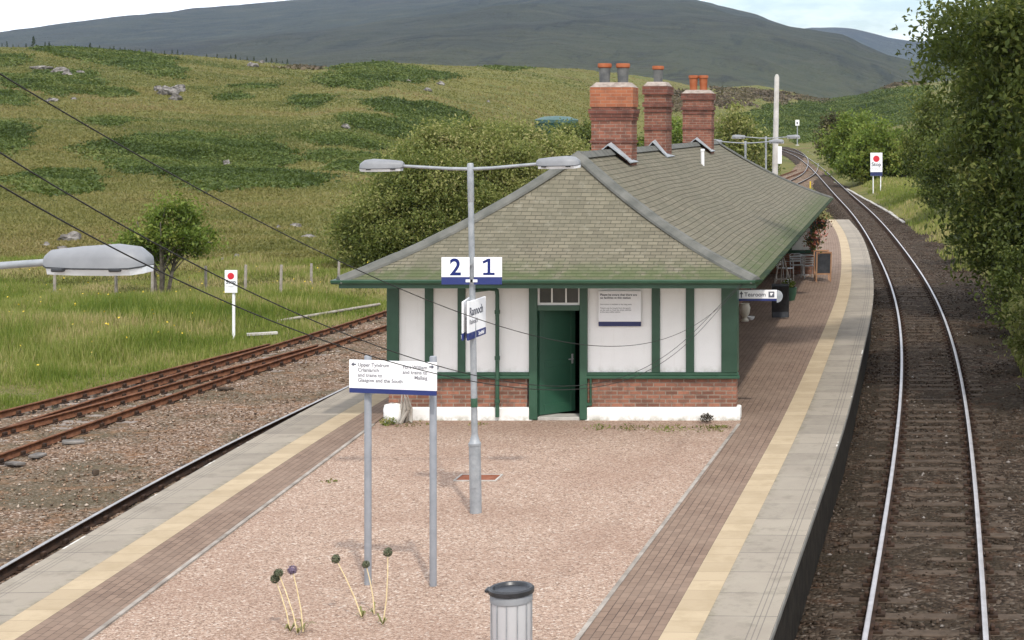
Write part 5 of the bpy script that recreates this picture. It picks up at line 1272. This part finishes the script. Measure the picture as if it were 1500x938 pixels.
for (cx, cy, rx, ry, rot) in PATCH:
    n = int(rx*ry*8.0)
    x, y = ellipse_samples(n, cx, cy, rx, ry, rot)
    X, Y, Z, ok = hit(x, y); ok &= (Y > 95) & (Y < 1000)
    X, Y, Z = X[ok], Y[ok], Z[ok]
    X = X+RNG.normal(0, .6, len(X)); Y = Y+RNG.normal(0, 1.2, len(Y)); Z = T(X, Y)
    VX.append(np.c_[X, Y, Z+.12]); VT.append(np.clip(.46+.75*fbm(X/12, Y/7, 91, 3)+RNG.normal(0, .13, len(X)), 0, 1))
P = np.concatenate(VX); Tn = np.concatenate(VT)
sz = np.clip(P[:, 1]*.0019, .4, 1.15)
rep = 3; P3 = np.repeat(P, rep, axis=0)+RNG.normal(size=(len(P)*rep, 3))*np.repeat(sz, rep)[:, None]*np.array([.6, .6, .16])
br = leaves('bracken', M['fern'], P3, len(P3), np.repeat(sz, rep), None, np.clip(np.repeat(Tn, rep)+RNG.normal(0, .1, len(P3)), 0, 1), .75, 1.7)
tag(br, 'dense green bracken spreading in patches over the moor hillside', 'bracken', kind='stuff')
M['heather'] = foliage('brown_heather', [(.075, .054, .038), (.115, .085, .055), (.145, .118, .064), (.17, .145, .075)], .15)
HV = []
for (cx, cy, rx, ry, rot) in [(1110, 140, 60, 9, .12), (1180, 145, 40, 5, .1), (1060, 148, 50, 10, 0), (1290, 124, 60, 7, -.05), (1230, 133, 45, 6, 0), (1000, 150, 50, 14, 0), (445, 100, 30, 3, 0)]:
    x, y = ellipse_samples(int(rx*ry*6), cx, cy, rx, ry, rot); X, Y, Z, ok = hit(x, y); ok &= (Y > 200) & (Y < 1050); HV.append(np.c_[X[ok], Y[ok], Z[ok]+.15])
P = np.concatenate(HV); P[:, :2] += RNG.normal(0, 1, (len(P), 2)); P[:, 2] = T(P[:, 0], P[:, 1])+.2
tag(leaves('heather', M['heather'], P, len(P), P[:, 1]*.0028, None, np.clip(.45+.6*fbm(P[:, 0]/20, P[:, 1]/20, 95, 3), 0, 1), .75, 1.6), 'brown heather on the far ridges beyond the line', 'heather', kind='stuff')
# grasses
def blades(name, X, Y, Z, h, w, tint, mat, label, bend=.35):
    n = len(X); a = RNG.uniform(0, 2*PI, n); d = np.c_[np.cos(a), np.sin(a), np.zeros(n)]; b = RNG.uniform(0, 2*PI, n); l = np.c_[np.cos(b), np.sin(b), np.zeros(n)]*(RNG.uniform(.05, bend, n)*h)[:, None]
    B0 = np.c_[X, Y, Z-.04]; W = (w)[:, None]*d
    m = B0+l*.35; m[:, 2] += h*.55; tp = B0+l; tp[:, 2] += h
    V = np.stack([B0-W, B0+W, m+W*.75, tp+W*.12, tp-W*.12, m-W*.75], 1).reshape(-1, 3)
    k = np.arange(n)[:, None]*6
    Fc = np.concatenate([k+np.array([[0, 1, 2, 5]]), k+np.array([[5, 2, 3, 4]])])
    return tag(fast(name, V, Fc, mat, tint=np.repeat(tint, 6)), label, 'grass', kind='stuff')
n = 230000
Y = 28+RNG.uniform(0, 1, n)**1.15*50; px = RNG.uniform(-260, 720, n); X = (px-PX)/F*Y
edge = np.interp(Y, SIDA[:, 1], SIDA[:, 0])-1.35; edge2 = np.interp(Y, SIDB[:, 1], SIDB[:, 0])-1.6
edge = left_edge(Y)+.1
ragged = .9*fbm(X/1.3, Y/1.3, 101, 3)
k = X < edge+ragged*.8+RNG.normal(0, .12, n)
X, Y = X[k], Y[k]; e = (edge+0)[k]-X
dense = fbm(X/2.2, Y/2.2, 111, 3)
hh = np.clip(.16+(.26-.17*sstep(50, 62, Y))*sstep(.2, 4.5, e)+.24*dense, .07, .85)*RNG.uniform(.5, 1.3, len(X))
tt = np.clip(.40+.75*fbm(X/3.0, Y/3.0, 121, 4)+RNG.normal(0, .19, len(X))+.22*sstep(52, 70, Y), 0, 1)
blades('verge_grass', X, Y, T(X, Y), hh, .007+.0002*Y*RNG.uniform(.5, 1, len(X)), tt, M['grass'], 'long meadow grass between the sidings and the moor fence')
# ragwort dots
n = 260; Yr = RNG.uniform(36, 70, n); pxr = RNG.uniform(0, 560, n); Xr = (pxr-PX)/F*Yr; k = Xr < np.interp(Yr, SIDA[:, 1], SIDA[:, 0])-3
Xr, Yr = Xr[k], Yr[k]; P = np.c_[Xr, Yr, T(Xr, Yr)+RNG.uniform(.3, .55, len(Xr))]
tag(leaves('wild_flowers', M['yellow'], P, len(P), .06, None, np.ones(len(P)), .8, 1.2), 'scattered yellow wild flowers in the meadow grass', 'wild flowers', kind='stuff')
# moor tufts
n = 420000
py = RNG.uniform(60, 440, n); px = RNG.uniform(-80, 1390, n); px = np.where((px > 900) & (RNG.uniform(0, 1, n) < .65), px-950, px)
X, Y, Z, ok = [], [], [], []
for i in range(0, n, 20000):
    a = hit(px[i:i+20000], py[i:i+20000]); X.append(a[0]); Y.append(a[1]); Z.append(a[2]); ok.append(a[3])
X, Y, Z, ok = map(np.concatenate, (X, Y, Z, ok)); ok &= ((Y > 62) & (X < -20) & (px < 960)) | (Y > 445)
X, Y = X[ok], Y[ok]; Y = Y+RNG.normal(0, 1, len(Y))*Y*.012; Z = T(X, Y)
tt = np.clip(.46+.8*fbm(X/45, Y/16, 131, 4)+.25*fbm(X/9, Y/5, 141, 2)+RNG.normal(0, .09, len(X)), 0, 1)
hs = np.clip(.16+Y*.0006, .18, .42)*RNG.uniform(.5, 1.25, len(X))
blades('moor_grass', X, Y, Z, hs*.7, .02+Y*.00062*RNG.uniform(.5, 1, len(X)), tt, M['moortuft'], 'tawny tussock grass covering the moor hillside', .9)
# grass on the right bank
n = 60000; Y = 32+RNG.uniform(0, 1, n)**1.6*220; X = np.interp(Y, MAIN[:, 1], MAIN[:, 0])+RNG.uniform(2.4, 11, n)
c_ = fbm(X/1.6, Y/3, 151, 3); d_ = X-np.interp(Y, MAIN[:, 1], MAIN[:, 0])
k = (c_ > np.where(Y < 75, .13, np.where(d_ < 3.0, .12, -.25))); X, Y, d_ = X[k], Y[k], d_[k]
blades('bank_grass', X, Y, np.maximum(T(X, Y), -1.1+rise(Y)), RNG.uniform(.12, .4, len(X)), .008+.00028*Y, np.clip(.55+.5*fbm(X/4, Y/4, 161, 2)+RNG.normal(0, .15, len(X)), 0, 1), M['grass'], 'grass and weeds on the bank right of the main line')

# ------------------------------------------------------------------ camera, light, air
cam = bpy.data.cameras.new('camera'); co = bpy.data.objects.new('camera', cam); COL.objects.link(co)
co.location = (0, 0, ZC); co.rotation_euler = (PI/2, 0, 0)
cam.sensor_width = 36; cam.lens = F/1500*36; cam.shift_x = -(PX-750)/1500; cam.shift_y = -(469-PY)/1500
cam.clip_start = .1; cam.clip_end = 30000
SC.camera = co
SUND = Vector((.95, -2.2, 2.85)).normalized()
el = math.asin(SUND.z); az = math.atan2(SUND.x, SUND.y)
sun = bpy.data.lights.new('sun', 'SUN'); so = bpy.data.objects.new('sun', sun); COL.objects.link(so)
sun.energy = 2.0; sun.angle = math.radians(2.0); sun.color = (1, .95, .87)
so.rotation_euler = (-SUND).to_track_quat('-Z', 'Y').to_euler()
wd = bpy.data.worlds.new('World'); SC.world = wd; wd.use_nodes = True; nt = wd.node_tree
bg = nt.nodes['Background']; sky = nt.nodes.new('ShaderNodeTexSky'); sky.sky_type = 'NISHITA'; sky.sun_disc = False
sky.sun_elevation = el; sky.sun_rotation = az; sky.air_density = 1.0; sky.dust_density = 2.0; sky.ozone_density = 1.0
tc = nt.nodes.new('ShaderNodeTexCoord'); mp_ = nt.nodes.new('ShaderNodeMapping'); mp_.inputs['Scale'].default_value = (1, 1, 3.2)
nz = nt.nodes.new('ShaderNodeTexNoise'); nz.inputs['Scale'].default_value = 2.6; nz.inputs['Detail'].default_value = 7; nz.inputs['Roughness'].default_value = .6
nt.links.new(tc.outputs['Generated'], mp_.inputs[0]); nt.links.new(mp_.outputs[0], nz.inputs[0])
cr = nt.nodes.new('ShaderNodeValToRGB'); cr.color_ramp.elements[0].position = .36; cr.color_ramp.elements[1].position = .56
nt.links.new(nz.outputs[0], cr.inputs[0])
cc = nt.nodes.new('ShaderNodeValToRGB'); cc.color_ramp.elements[0].position = .45; cc.color_ramp.elements[0].color = (10.5, 10.6, 10.9, 1); cc.color_ramp.elements[1].position = .72; cc.color_ramp.elements[1].color = (6.4, 6.7, 7.3, 1)
nt.links.new(nz.outputs[0], cc.inputs[0])
mx = nt.nodes.new('ShaderNodeMix'); mx.data_type = 'RGBA'
nt.links.new(cr.outputs[0], mx.inputs[0]); nt.links.new(sky.outputs[0], mx.inputs[6]); nt.links.new(cc.outputs[0], mx.inputs[7])
nt.links.new(mx.outputs[2], bg.inputs['Color']); bg.inputs['Strength'].default_value = .15
HAZE = True
if HAZE:
    mb = MB(); mb.box(-11000, 9000, -150, 10500, -260, 1100)
    hz = bpy.data.materials.new('haze'); hz.use_nodes = True; hz.node_tree.nodes.clear()
    ou = hz.node_tree.nodes.new('ShaderNodeOutputMaterial'); pv = hz.node_tree.nodes.new('ShaderNodeVolumePrincipled')
    pv.inputs['Density'].default_value = 3.6e-5; pv.inputs['Color'].default_value = (.58, .76, 1.0, 1); pv.inputs['Anisotropy'].default_value = .2
    hz.node_tree.links.new(pv.outputs[0], ou.inputs['Volume'])
    o = mb.build('haze', hz); tag(o, kind='stuff')
vs = SC.view_settings; vs.view_transform = 'Standard'; vs.look = 'None'; vs.exposure = 0.50; vs.gamma = 1.0; vs.use_curve_mapping = False
SC.render.engine = 'CYCLES'
SC.cycles.use_denoising = True
SC.cycles.max_bounces = 6; SC.cycles.diffuse_bounces = 3; SC.cycles.glossy_bounces = 2; SC.cycles.transmission_bounces = 3; SC.cycles.volume_bounces = 0
